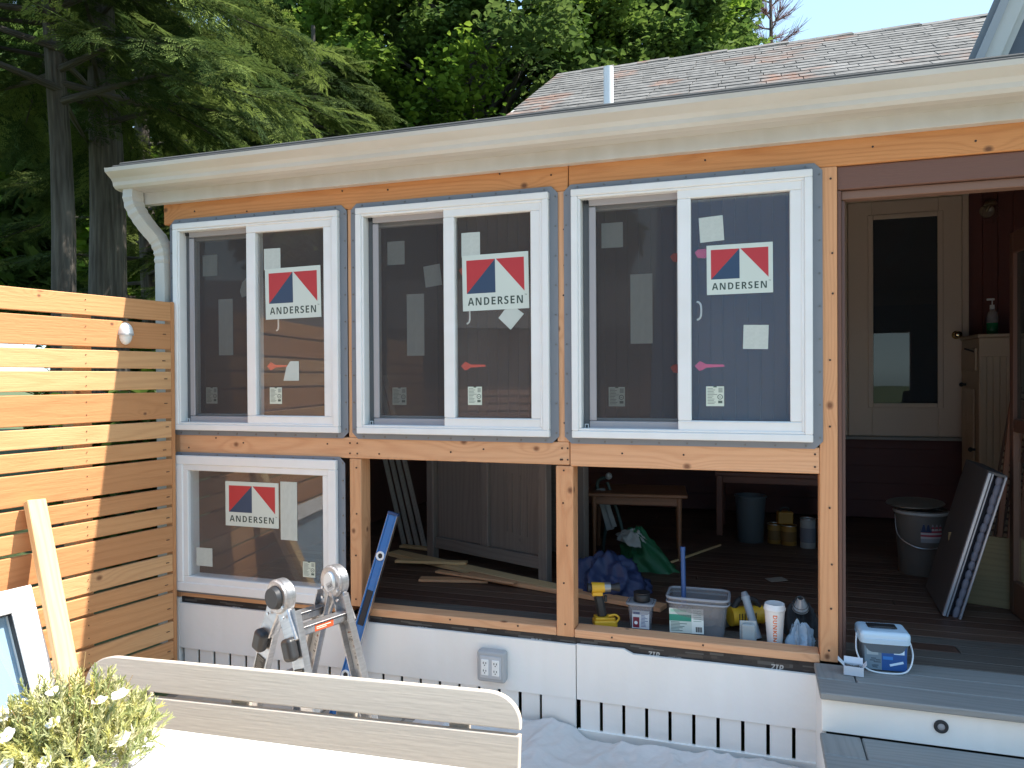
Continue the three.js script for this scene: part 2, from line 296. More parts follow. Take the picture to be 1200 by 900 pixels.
// windows
function ring(w, h, b, t0, z0, z1) { // frame outline w x h, bars b wide, centred; list of 4 geometries
  const d = z1 - z0, zc = (z0 + z1) / 2;
  return [cbox(w, b, d, 0.003).translate(0, h / 2 - b / 2, zc), cbox(w, b, d, 0.003).translate(0, -h / 2 + b / 2, zc), cbox(b, h - 2 * b - 0.0005, d, 0.003).translate(-w / 2 + b / 2, 0, zc), cbox(b, h - 2 * b - 0.0005, d, 0.003).translate(w / 2 - b / 2, 0, zc)];
}
function flange(win, w, h, r = 0.03) { // flashing tape round the unit with clipped corners
  const s = new THREE.Shape(), c = 0.03, a = w / 2, b = h / 2;
  s.moveTo(-a + c, -b); s.lineTo(a - c, -b); s.lineTo(a, -b + c); s.lineTo(a, b - c); s.lineTo(a - c, b); s.lineTo(-a + c, b); s.lineTo(-a, b - c); s.lineTo(-a, -b + c); s.closePath();
  const hole = new THREE.Path(); hole.moveTo(-a + .06, -b + .06); hole.lineTo(a - .06, -b + .06); hole.lineTo(a - .06, b - .06); hole.lineTo(-a + .06, b - .06); hole.closePath(); s.holes.push(hole);
  add(win, 'flashing', new THREE.ExtrudeGeometry(s, { depth: 0.0035, bevelEnabled: false }), flangeMat, 0, 0, 0.003);
  const l = []; for (let t = -0.46; t <= 0.47; t += 0.115) for (const q of [-1, 1]) { l.push(cyl(0.004, 0.004, 0.003, 8).rotateX(1.5708).translate(q * (a - 0.011), t * h, 0.008)); }
  for (let t = -0.44; t <= 0.45; t += 0.11) for (const q of [-1, 1]) l.push(cyl(0.004, 0.004, 0.003, 8).rotateX(1.5708).translate(t * w, q * (b - 0.011), 0.008));
  stuff(add(win, 'nail_heads', merge(l), darkSteel));
}
function sticker(win, x, y, w, h, mat, z, rot = 0, cut) { // world x,y of the centre
  let g;
  if (cut) { g = new THREE.ExtrudeGeometry(new THREE.Shape(cut.map(p => new THREE.Vector2(p[0] * w, p[1] * h))), { depth: 0.0008, bevelEnabled: false }); }
  else { g = new THREE.PlaneGeometry(w, h, 6, 1); const p = g.attributes.position; }
  const m = put(win, mat === makerSign ? 'sign' : mat === infoLabel ? 'label' : 'sticker', g, mat, x, y, z, 0, 0, rot); return m;
}
const leverGeo = extr([[0, 0], [0.02, 0.019], [0.03, 0.015], [0.045, 0.006], [0.115, 0.004], [0.118, -0.003], [0.045, -0.006], [0.03, -0.016], [0.018, -0.019]], 0.004, 0.001);
const tabGeo = extr([[0, 0.006], [0.012, 0.017], [0.04, 0.019], [0.052, 0.012], [0.052, -0.01], [0.04, -0.018], [0.012, -0.015]], 0.004, 0.001);
const GL = -0.052, GR = 0.002; // glass planes of the back and the front sash
function slider(x0, x1, label) {
  const y0 = 1.319, y1 = 2.386, W = x1 - x0, Hh = y1 - y0, cx = (x0 + x1) / 2, cy = (y0 + y1) / 2;
  const win = new THREE.Group(); win.name = 'sliding_window'; house.add(win); win.position.set(cx + 0.8, cy, 1.6); win.userData.label = label;
  flange(win, W + 0.075, Hh + 0.055);
  add(win, 'frame', merge([...ring(W, Hh, 0.030, 0, 0.007, 0.034), ...ring(W - 0.058, Hh - 0.058, 0.012, 0, -0.088, 0.029)]), vinyl);
  const ms = x0 + 0.448 - cx; // left edge of the meeting stile
  // fixed front sash
  { const a = ms, b = W / 2 - 0.031, w = b - a, h = Hh - 0.062, d = [0.0, 0.024];
    const l = [cbox(w, 0.044, 0.03, 0.003).translate(a + w / 2, h / 2 - 0.022, 0.009), cbox(w, 0.048, 0.03, 0.003).translate(a + w / 2, -h / 2 + 0.024, 0.009), cbox(0.054, h - 0.093, 0.03, 0.003).translate(a + 0.027, 0.002, 0.009), cbox(0.052, h - 0.093, 0.03, 0.003).translate(b - 0.026, 0.002, 0.009)];
    l.push(cbox(w - 0.03, 0.003, 0.004, 0.0005).translate(a + w / 2, -h / 2 + 0.043, 0.0245));
    add(win, 'sash', merge(l), vinyl);
    add(win, 'glass_pane', new THREE.PlaneGeometry(w - 0.1, h - 0.088), glass, a + w / 2, 0.002, GR);
    add(win, 'dust_film', new THREE.PlaneGeometry(w - 0.1, h - 0.088), dust, a + w / 2, 0.002, GR + 0.001); }
  // back sash, in front of it the insect screen
  { const a = -W / 2 + 0.042, b = ms + 0.03, w = b - a, h = Hh - 0.084;
    add(win, 'sash', merge(ring(w, h, 0.04, 0, -0.075, -0.04)).translate(a + w / 2, 0, 0), vinyl);
    add(win, 'glass_pane', new THREE.PlaneGeometry(w - 0.078, h - 0.078), glass, a + w / 2, 0, GL);
    const sa = -W / 2 + 0.070, sw = ms + 0.01 - sa, sf = [cbox(sw, 0.032, 0.012, 0.003).translate(sa + sw / 2, h / 2 - 0.010, -0.014), cbox(sw, 0.034, 0.012, 0.003).translate(sa + sw / 2, -h / 2 + 0.012, -0.014), cbox(0.030, h - 0.062, 0.012, 0.003).translate(sa + 0.015, 0, -0.014)];
    add(win, 'screen_frame', merge(sf), greyFrame);
    add(win, 'insect_screen', new THREE.PlaneGeometry(sw - 0.028, h - 0.05), screenMat, sa + sw / 2 + 0.014, 0, -0.014);
    add(win, 'track', cbox(0.028, h + 0.01, 0.006, 0.001), trackDark, -W / 2 + 0.056, 0, -0.024);
    for (const s of [-1, 1]) add(win, 'corner_clip', merge(ring(0.017, 0.02, 0.003, 0, -0.004, 0.004)), s > 0 ? black : std(0.7, 0.7, 0.7), -W / 2 + 0.057, s * (h / 2 - 0.006), -0.01); }
  return win;
}
const w1 = slider(-2.867, -1.893, 'sliding window nearest the fence'), w2 = slider(-1.796, -0.850, 'middle sliding window'), w3 = slider(-0.749, 0.217, 'sliding window beside the doorway');
const kite = [[-0.02, -0.5], [0.5, 0.2], [0.2, 0.48], [-0.25, 0.42], [-0.5, 0.05]], cutc = [[-0.5, -0.5], [0.5, -0.5], [0.5, 0.5], [-0.05, 0.5], [-0.3, 0.2]], quart = [[-0.5, -0.2], [-0.3, 0.25], [0.1, 0.5], [0.5, 0.5], [0.5, -0.3], [0.1, -0.42], [-0.35, -0.5]];
for (const [win, L] of [[w1, [[-2.700, 2.174, .093, .109], [-2.604, 1.85, .089, .291], [-2.476, 2.052, .077, .104, 0, quart], [-2.696, 1.496, .071, .085, 'i']]],
  [w2, [[-1.624, 2.177, .091, .112], [-1.434, 2.06, .085, .1, 0.12], [-1.524, 1.832, .09, .292], [-1.611, 1.494, .074, .083, 'i']]],
  [w3, [[-0.585, 2.194, .094, .108], [-0.46, 1.871, .094, .298], [-0.568, 1.494, .071, .084, 'i']]]])
  for (const [x, y, w, h, r, cut] of L) sticker(win, x, y, w, h, r === 'i' ? infoLabel : paperMat, GL + 0.002, r === 'i' ? 0 : r || 0, cut);
for (const [win, L] of [[w1, [[-2.279, 2.176, .096, .106], [-2.16, 2.004, .318, .252, 'm'], [-2.174, 1.619, .089, .096, 0, cutc], [-2.264, 1.497, .071, .082, 'i']]],
  [w2, [[-1.221, 2.183, .09, .11], [-1.104, 2.010, .315, .252, 'm'], [-1.03, 1.842, .119, .099, 0, kite], [-1.205, 1.498, .068, .083, 'i']]],
  [w3, [[-0.166, 2.182, .095, .102, 0.06], [-0.057, 2.014, .256, .202, 'm'], [0.005, 1.737, .096, .097, -0.03], [-0.154, 1.498, .071, .081, 'i']]]])
  for (const [x, y, w, h, r, cut] of L) sticker(win, x, y, w, h, r === 'i' ? infoLabel : r === 'm' ? makerSign : paperMat, GR + (r === 'm' ? 0.004 : 0.002), r === 'i' ? 0 : r === 'm' ? (win === w3 ? 0.005 : 0.015) : r || 0, cut);
put(w1, 'shipping_clip', leverGeo, redPlastic, -2.335, 1.644, -0.03); put(w2, 'shipping_clip', leverGeo, redPlastic, -1.283, 1.634, -0.03); put(w2, 'shipping_clip', tabGeo, redPlastic, -1.290, 2.068, -0.03);
put(w3, 'shipping_clip', leverGeo, pinkPlastic, -0.236, 1.623, -0.03); put(w3, 'shipping_clip', tabGeo, pinkPlastic, -0.234, 2.088, -0.03);
put(w3, 'shipping_clip', tabGeo, redPlastic, -0.335, 2.078, -0.030); put(w3, 'shipping_clip', tabGeo, redPlastic, -0.335, 1.612, -0.030);
for (const [win, x, y] of [[w1, -2.277, 1.86], [w2, -1.252, 1.865], [w3, -0.226, 1.852]]) put(win, 'sash_lock', tube([[0, -0.038, 0], [0.012, -0.03, 0.004], [0.017, 0, 0.008], [0.012, 0.03, 0.004], [0, 0.038, 0]], 0.004, 20, 8), vinyl, x, y, -0.024);
// fixed window below
{ const x0 = -2.866, x1 = -1.913, y0 = 0.484, y1 = 1.187, W = x1 - x0, Hh = y1 - y0, win = new THREE.Group(); win.name = 'fixed_window'; house.add(win); win.position.set((x0 + x1) / 2 + 0.8, (y0 + y1) / 2, 1.6);
  flange(win, W + 0.075, Hh + 0.03);
  add(win, 'frame', merge([...ring(W, Hh, 0.046, 0, 0.007, 0.03), ...ring(W - 0.05, Hh - 0.05, 0.052, 0, -0.06, 0.024)]), vinyl);
  add(win, 'glass_pane', new THREE.PlaneGeometry(W - 0.14, Hh - 0.14), glass, 0, 0, 0.004); add(win, 'dust_film', new THREE.PlaneGeometry(W - 0.14, Hh - 0.14), dust, 0, 0, 0.005);
  for (const [x, y, w, h, r] of [[-2.41, 0.948, .318, .226, 'm'], [-2.193, 0.926, .096, .289], [-2.704, 0.663, .1, .094], [-2.08, 0.644, .07, .076, 'i']]) sticker(win, x, y, w, h, r === 'm' ? makerSign : r === 'i' ? infoLabel : paperMat, 0.006 + (r === 'm' ? 0.001 : 0)); }

// fascia, gutter, downspout
box3('fascia', aluWhite, -3.085, 2.7, 2.496, 2.675, 0.0015, 0.045, 0.002);
{ const pts = [[0.046, 2.648], [0.046, 2.556], [0.118, 2.556], [0.142, 2.562], [0.155, 2.575], [0.158, 2.592], [0.17, 2.608], [0.19, 2.622], [0.206, 2.634], [0.21, 2.652], [0.2, 2.652], [0.2, 2.645], [0.208, 2.643]];
  const out = pts.slice(0, 10), inn = out.map(([z, y]) => [z - 0.004 * (z > 0.05 ? 1 : -1), y + (y < 2.64 ? 0.004 : 0)]).reverse();
  const g = extr([...out, ...inn], 5.85).rotateY(Math.PI / 2); // shape x -> -z world, extrude -> x
  const p = g.attributes.position; for (let i = 0; i < p.count; i++) p.setZ(i, -p.getZ(i)); g.index ? 0 : 0;
  // keep the winding right after the mirror
  const a = flat(g), q = a.attributes.position, uvs = a.attributes.uv; for (let i = 0; i < q.count; i += 3) { for (const at of [q, uvs]) { const n = at.itemSize; for (let k = 0; k < n; k++) { const t = at.array[(i + 1) * n + k]; at.array[(i + 1) * n + k] = at.array[(i + 2) * n + k]; at.array[(i + 2) * n + k] = t; } } } a.computeVertexNormals();
  H('gutter', a, aluWhite, -3.12, 0, 0);
  const cap = extr(pts.slice(0, 10).map(([z, y]) => [-z, y]), 0.006, 0.001).rotateY(Math.PI / 2); cap.scale(1, 1, 1);
  H('gutter_end_cap', cap, aluWhite, -3.124, 0, 0);
  box3('drip_edge', std(0.12, 0.115, 0.11, 0.8), -3.12, 2.7, 2.664, 2.676, -0.05, 0.165, 0.002);
}
{ // downspout: rectangular section swept, corrugated at the bends
  const path = new THREE.CatmullRomCurve3([[-3.055, 2.57, 0.095], [-3.055, 2.50, 0.093], [-3.035, 2.44, 0.082], [-2.998, 2.37, 0.055], [-2.962, 2.31, 0.025], [-2.945, 2.25, 0.008], [-2.944, 2.18, 0.002], [-2.944, 1.6, 0.0], [-2.944, 0.2, 0.0]].map(p => new THREE.Vector3(...p)), false, 'centripetal');
  const n = 240, P = [], U = [], I = [], sec = [[-0.03, -0.038], [0.03, -0.038], [0.03, 0.038], [-0.03, 0.038]], S = [];
  for (let e = 0; e < 4; e++) for (let k = 0; k < 4; k++) S.push([lerp(sec[e][0], sec[(e + 1) % 4][0], k / 4), lerp(sec[e][1], sec[(e + 1) % 4][1], k / 4)]);
  for (let i = 0; i <= n; i++) { const t = Math.pow(i / n, 1), c = path.getPointAt(t), tg = path.getTangentAt(t), x = new THREE.Vector3(0, 0, 1).cross(tg).normalize().negate(), z = x.clone().cross(tg).normalize();
    const bend = c.y > 2.17 && c.y < 2.52, wob = bend ? 1 + 0.05 * Math.sin(i * 1.6) * (c.y > 2.42 || c.y < 2.32 ? 1 : 0.25) : 1;
    S.forEach(([a, b], k) => { const v = c.clone().addScaledVector(x, a * wob).addScaledVector(z, b * wob * (1 + 0.0)); P.push(v.x, v.y, v.z); U.push(k * 0.02, t * 2.5); }); }
  const m = S.length; for (let i = 0; i < n; i++) for (let k = 0; k < m; k++) { const a = i * m + k, b = i * m + (k + 1) % m; I.push(a, a + m, b, b, a + m, b + m); }
  const g = new THREE.BufferGeometry(); g.setAttribute('position', new THREE.Float32BufferAttribute(P, 3)); g.setAttribute('uv', new THREE.Float32BufferAttribute(U, 2)); g.setIndex(I);
  const f = flat(g); f.computeVertexNormals(); H('downspout', f, aluWhite, 0, 0, 0);
}
// porch roof and main roof
const roofMap = tex(1024, 512, 4.6, 2.6, (u, v) => { const a = fbm(u, v, 90, 50, 601, 2), b = fbm(u, v, 7, 4, 611, 4), o = fbm(u, v, 9, 6, 621, 4), d = fbm(u, v, 60, 40, 631, 2);
  const c = mix([0.085, 0.082, 0.078], [0.205, 0.197, 0.187], cl(a * 1.0 + b * 0.6 - 0.35)); return mix(c, [0.24, 0.095, 0.045], cl((o - 0.55) * 7) * cl(d * 1.8 - 0.35) * 0.6); });
const shingleMats = [0.92, 1.0, 1.06, 0.84].map(k => new THREE.MeshStandardMaterial({ map: roofMap, color: C(k, k, k), roughness: 0.95, bumpMap: noiseBump, bumpScale: 0.004 }));
{ const a = Math.atan2(0.95, 3.0); H('porch_roof', cbox(5.85, 0.05, 3.15, 0.004), std(0.12, 0.115, 0.11, 0.95), -0.2, 2.675 + 0.49 - 0.01, -1.39, a, 0, 0); }
{ const roof = new THREE.Group(); roof.name = 'roof'; house.add(roof); const ang = Math.atan2(1.23, 2.1), len = 2.43, x0 = -2.08, x1 = 2.6;
  roof.position.set(0.8, 3.77, 1.6 - 2.9); roof.rotation.x = 0; // eave line
  const ca = Math.cos(ang), sa = Math.sin(ang);
  const deck = cbox(x1 - x0 - 0.02, 0.04, len, 0.002).translate((x0 + x1) / 2, -0.04, -len / 2).rotateX(ang); add(roof, 'roof_deck', deck, std(0.2, 0.18, 0.16, 0.9));
  const back = cbox(x1 - x0 - 0.02, 0.04, len, 0.002).translate((x0 + x1) / 2, -0.04, len / 2).rotateX(-ang).translate(0, len * sa, -len * ca); back.translate(0, 0, 0); add(roof, 'roof_deck', cbox(x1 - x0 - 0.02, 0.04, len, 0.002).translate((x0 + x1) / 2, -0.045, -len / 2).rotateX(-ang).translate(0, len * sa, -len * ca), std(0.2, 0.18, 0.16, 0.9));
  add(roof, 'rake_trim', cbox(0.03, 0.12, len, 0.003).translate(x0 - 0.008, -0.06, -len / 2).rotateX(ang), std(0.55, 0.53, 0.5, 0.6));
  const n = 18, ex = len / n; let cnt = 0;
  for (let r = 0; r < n; r++) { let x = x0 - 0.012 - (r % 2 ? 0.16 : 0) - hash(r, 0, 8) * 0.12; let k = 0;
    while (x < x1 && cnt < 300) { const w = 0.22 + 0.17 * hash(r, k, 9), a0 = Math.max(x, x0 - 0.012), b0 = Math.min(x + w - 0.006, x1); x += w; k++; if (b0 - a0 < 0.03) continue; if (a0 > 1.9) break;
      const thick = 0.008 + 0.005 * hash(r, k, 10), g = cbox(b0 - a0, thick, ex + 0.03, 0.001);
      const uv = g.attributes.uv, p = g.attributes.position; for (let i = 0; i < uv.count; i++) uv.setXY(i, p.getX(i) + (a0 + b0) / 2 + 2.3, -p.getZ(i) + r * ex);
      const mt = shingleMats[Math.floor(hash(r, k, 11) * 4)], m = add(roof, 'shingle', g, mt); cnt++;
      const q = new THREE.Vector3((a0 + b0) / 2, 0.002, -(r + 0.5) * ex).applyAxisAngle(new THREE.Vector3(1, 0, 0), ang); m.position.copy(q); m.rotation.x = ang - 0.045; } }
  // right-hand remainder beyond the frame and the cap
  add(roof, 'roof_covering', cbox(0.75, 0.02, len, 0.002).translate(2.25, -0.008, -len / 2).rotateX(ang), shingleMats[1]);
  for (let k = 0; k < 16; k++) add(roof, 'ridge_cap', merge([cbox(0.34, 0.01, 0.13, 0.002).translate(0, 0, 0.06).rotateX(ang), cbox(0.34, 0.01, 0.13, 0.002).translate(0, 0, -0.06).rotateX(-ang)]), shingleMats[k % 4], x0 + 0.15 + k * 0.3, len * sa + 0.006 + 0.008 * (k % 2), -len * ca, 0, 0, 0.02);
}
// main house body behind the porch
const darkSiding = std(0.135, 0.045, 0.035, 0.65, { bumpMap: woodBump, bumpScale: 0.001 });
{ const v = H('vent_pipe', merge([cyl(0.028, 0.028, 0.62, 20, true), cyl(0.0255, 0.0255, 0.62, 20, true), cyl(0.05, 0.06, 0.03, 20).translate(0, -0.27, 0)]), std(0.78, 0.78, 0.78, 0.4), -0.775, 3.01, -1.0); v.material.side = THREE.DoubleSide; }
{ // steep gable at the right
  const gw = new THREE.Group(); gw.name = 'gable'; house.add(gw); gw.position.set(0.8, 0, 1.6 - 0.9);
  const rk = Math.atan2(0.285, 0.115), dx = Math.cos(rk), dy = Math.sin(rk), bx = 0.948, by = 2.99;
  const P = (s, o) => [bx + dx * s + dy * o, by + dy * s - dx * o];
  add(gw, 'rake_board', extr([P(0, 0.012), P(1.3, 0.012), P(1.3, 0.108), P(-0.2, 0.108)], 0.03, 0.002), aluWhite, 0, 0, 0.0);
  add(gw, 'rake_board', extr([P(-0.02, 0.07), P(1.3, 0.07), P(1.3, 0.14), P(-0.2, 0.14)], 0.02, 0.002), aluWhite, 0, 0, -0.025);
  add(gw, 'drip_edge', extr([P(-0.05, -0.012), P(1.3, -0.012), P(1.3, 0.01), P(-0.05, 0.01)], 0.02, 0.002), std(0.16, 0.17, 0.18, 0.6), 0, 0, 0.01);
  add(gw, 'rake_board', extr([P(-0.05, 0.012), P(1.3, 0.012), P(1.3, 0.045), P(-0.05, 0.045)], 0.014, 0.001), std(0.36, 0.36, 0.36, 0.6), 0, 0, 0.031);
  const sm = std(0.135, 0.15, 0.175, 0.7);
  for (let k = 0; k < 9; k++) { const y = 2.93 + k * 0.12, xx = bx + 0.15 + (y - by) * (0.115 / 0.285); add(gw, 'siding_board', cbox(2.0, 0.13, 0.016, 0.002), sm, xx + 1.0, y + 0.06, -0.06, 0.09, 0, 0); }
  add(gw, 'gable_wall', extr([P(0, 0.17), P(1.4, 0.17), [3, 4.3], [3, 2.9]], 0.05), sm, 0, 0, -0.14);
  add(gw, 'gable_roof', extr([P(-0.1, 0.42), P(1.4, 0.42), P(1.4, 0.48), P(-0.1, 0.48)], 1.2), std(0.2, 0.19, 0.18, 0.9), 0, 0, -1.25);
}
// interior of the porch
const floorMap = tex(512, 1024, 1.2, 3.6, (u, v) => { const a = fbm(u, v, 4, 40, 701, 4), b = fbm(u, v, 5, 6, 711, 4); return mix([0.075, 0.045, 0.032], [0.17, 0.13, 0.10], cl(a * 0.9 + b * 0.6 - 0.35)); });
const FL = 0.45;
{ const fl = new THREE.Group(); fl.name = 'porch_floor'; house.add(fl); fl.position.set(0.8, 0, 1.6);
  const ms = [0, 1, 2].map(k => { const t = woodTex([[0.115, 0.062, 0.042], [0.09, 0.046, 0.031], [0.135, 0.08, 0.055]][k], [0.055, 0.028, 0.02], [0.03, 0.02, 0.015], 2, 720 + k); return new THREE.MeshStandardMaterial({ map: t, roughness: 0.55, bumpMap: woodBump, bumpScale: 0.001 }); });
  const worn = new THREE.MeshStandardMaterial({ map: woodTex([0.13, 0.115, 0.10], [0.06, 0.045, 0.036], [0.04, 0.03, 0.03], 5, 733), roughness: 0.6, bumpMap: woodBump, bumpScale: 0.001 });
  for (let k = 0; k < 36; k++) { const z = -0.135 - k * 0.09, cut = -1.6 + hash(k, 1, 60) * 2.4; const m = k < 2 ? worn : ms[Math.floor(hash(k, 2, 60) * 3)];
    for (const [a, b] of [[-2.86, cut], [cut + 0.003, 2.05]]) add(fl, 'floor_board', cbox(b - a, 0.02, 0.087, 0.0015), a > -2 && k < 4 ? worn : m, (a + b) / 2, FL - 0.0105, z + 0.0); }
  add(fl, 'floor_joists', cbox(4.9, 0.05, 3.3, 0.002), std(0.03, 0.02, 0.015, 0.9), -0.4, FL - 0.05, -1.75);
}
{ const wl = new THREE.Group(); wl.name = 'house_wall'; house.add(wl); wl.position.set(0.8, 0, 1.6);
  add(wl, 'wall_core', cbox(5.4, 3.3, 0.1, 0.002), std(0.05, 0.02, 0.016, 0.8), -0.25, 1.9, -3.40);
  const hb = cbox(5.0, 0.15, 0.02, 0.003); for (let k = 0; k < 5; k++) add(wl, 'siding_board', hb, darkSiding, -0.4, 0.53 + k * 0.137, -3.335, -0.1, 0, 0);
  const vb = cbox(0.098, 2.5, 0.016, 0.004); for (let k = 0; k < 50; k++) { const x = -2.8 + k * 0.1; if (x > 0.66 && x < 1.54) continue; add(wl, 'wall_board', vb, darkSiding, x, 2.37, -3.335); }
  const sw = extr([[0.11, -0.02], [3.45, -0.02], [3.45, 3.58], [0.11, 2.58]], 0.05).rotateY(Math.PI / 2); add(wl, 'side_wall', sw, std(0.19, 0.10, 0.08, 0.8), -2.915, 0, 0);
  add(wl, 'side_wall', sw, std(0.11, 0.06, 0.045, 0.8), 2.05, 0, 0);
  add(wl, 'ceiling', cbox(4.95, 0.03, 3.4, 0.002), std(0.22, 0.12, 0.09, 0.8), -0.4, 3.09, -1.72, 0.305, 0, 0);
  add(wl, 'foundation', cbox(5.0, 0.5, 0.1, 0.002), std(0.2, 0.2, 0.2, 0.9), -0.4, 0.1, -3.34);
}
// wall closing the porch beside the doorway
box3('jamb_post', firPale, 1.235, 1.29, 0.454, 2.396, -0.09, 0.0);
box3('front_wall', darkSiding, 1.291, 1.719, 2.08, 2.396, -0.12, -0.004);
box3('front_wall', darkSiding, 1.72, 2.7, -0.05, 2.396, -0.12, -0.004);
// doorway trim
box3('door_trim', brownPaint, 0.309, 1.234, 2.305, 2.396, -0.075, -0.012);
box3('door_trim', brownPaint, 0.309, 0.325, 0.452, 2.304, -0.075, -0.016);
box3('door_stop', std(0.21, 0.115, 0.08, 0.55), 0.326, 1.234, 2.270, 2.304, -0.090, -0.03);
box3('door_stop', std(0.14, 0.075, 0.06, 0.55), 0.326, 0.340, 0.452, 2.269, -0.090, -0.04);
box3('door_trim', brownPaint, 1.219, 1.234, 0.452, 2.304, -0.075, -0.016);
// back door
{ const d = new THREE.Group(); d.name = 'back_door'; house.add(d); d.position.set(1.1 + 0.8, 1.108, 1.6 - 3.3); const cream = std(0.60, 0.47, 0.35, 0.5), W = 0.79, Hh = 1.83;
  const gx0 = -0.225, gx1 = 0.237, gy0 = 0.25, gy1 = 1.695, t = 0.045;
  const st = (x0, x1, y0, y1, z0 = 0, z1 = t) => cbox(x1 - x0, y1 - y0, z1 - z0, 0.004).translate((x0 + x1) / 2, (y0 + y1) / 2, (z0 + z1) / 2);
  add(d, 'door_leaf', merge([st(-W / 2, gx0, 0, Hh), st(gx1, W / 2, 0, Hh), st(gx0, gx1, 0, gy0), st(gx0, gx1, gy1, Hh)]), cream);
  add(d, 'glazing_bead', merge([st(gx0 - 0.03, gx0 + 0.008, gy0 - 0.03, gy1 + 0.03, t, t + 0.014), st(gx1 - 0.008, gx1 + 0.03, gy0 - 0.03, gy1 + 0.03, t, t + 0.014), st(gx0 + 0.008, gx1 - 0.008, gy0 - 0.03, gy0 + 0.008, t, t + 0.014), st(gx0 + 0.008, gx1 - 0.008, gy1 - 0.008, gy1 + 0.03, t, t + 0.014)]), cream);
  add(d, 'glass_pane', new THREE.PlaneGeometry(gx1 - gx0, gy1 - gy0), doorGlass, (gx0 + gx1) / 2, (gy0 + gy1) / 2, 0.03);
  add(d, 'window_blind', cbox(gx1 - gx0, gy1 - gy0, 0.004, 0.001), std(0.03, 0.035, 0.04, 0.8), (gx0 + gx1) / 2, (gy0 + gy1) / 2, 0.012);
  add(d, 'door_casing', merge([st(W / 2 + 0.003, W / 2 + 0.05, -0.02, Hh + 0.05, -0.01, 0.03), st(-W / 2 - 0.05, -W / 2 - 0.003, -0.02, Hh + 0.05, -0.01, 0.03), st(-W / 2 - 0.002, W / 2 + 0.002, Hh + 0.004, Hh + 0.05, -0.01, 0.03)]), cream);
  add(d, 'threshold', cbox(0.95, 0.025, 0.09, 0.004), std(0.3, 0.27, 0.23, 0.5), 0, -0.014, 0.05);
  add(d, 'door_knob', merge([new THREE.SphereGeometry(0.028, 16, 12).scale(1, 1, 0.75).translate(0, 0, 0.055), cyl(0.012, 0.012, 0.05, 12).rotateX(1.5708).translate(0, 0, 0.025), cyl(0.032, 0.032, 0.008, 20).rotateX(1.5708)]), std(0.75, 0.62, 0.36, 0.2, { metalness: 1 }), 0.355, 0.776, t + 0.004);
}
// open screen door at the right of the doorway
{ const d = new THREE.Group(); d.name = 'screen_door'; house.add(d); const hx = 1.215, hz = -0.10, fx = 1.168, fz = -0.94; d.position.set(fx + 0.8, FL, fz + 1.6);
  const L = Math.hypot(hx - fx, hz - fz); d.rotation.y = -Math.atan2(hz - fz, hx - fx); const fr = std(0.11, 0.05, 0.032, 0.5), hh = 1.80;
  const st = (x0, x1, y0, y1) => cbox(x1 - x0, y1 - y0, 0.034, 0.003).translate((x0 + x1) / 2, (y0 + y1) / 2, 0);
  add(d, 'door_frame', merge([st(0, 0.045, 0.005, hh), st(L - 0.09, L, 0.005, hh), st(0.045, L - 0.09, 0.005, 0.16), st(0.045, L - 0.09, 0.86, 0.92), st(0.045, L - 0.09, hh - 0.1, hh)]), fr);
  add(d, 'glass_pane', new THREE.PlaneGeometry(L - 0.135, 0.70), glass, L / 2 - 0.0225, 0.51, 0.005);
  add(d, 'insect_screen', new THREE.PlaneGeometry(L - 0.135, hh - 1.02), std(0.03, 0.035, 0.032, 0.9, { transparent: true, opacity: 0.75 }), L / 2 - 0.0225, 0.5 * (0.93 + hh - 0.1), 0);
}
// wall lamp inside
{ const s = H('wall_lamp', merge([cyl(0.05, 0.05, 0.015, 20).rotateX(1.5708), rod([0, 0, 0], [0.0, 0.03, 0.09], 0.008), cyl(0.03, 0.045, 0.03, 16).translate(0, 0.045, 0.09)]), std(0.5, 0.42, 0.3, 0.3, { metalness: 0.9 }), 1.675, 2.82, -3.32);
  add(s, 'lamp_shade', new THREE.LatheGeometry([[0.028, 0.03], [0.05, 0], [0.056, -0.06], [0.05, -0.11]].map(p => new THREE.Vector2(...p)), 20), phys(1, 1, 1, 0.1, { transmission: 1, thickness: 0, side: THREE.DoubleSide }), 0, 0.0, 0.09); }
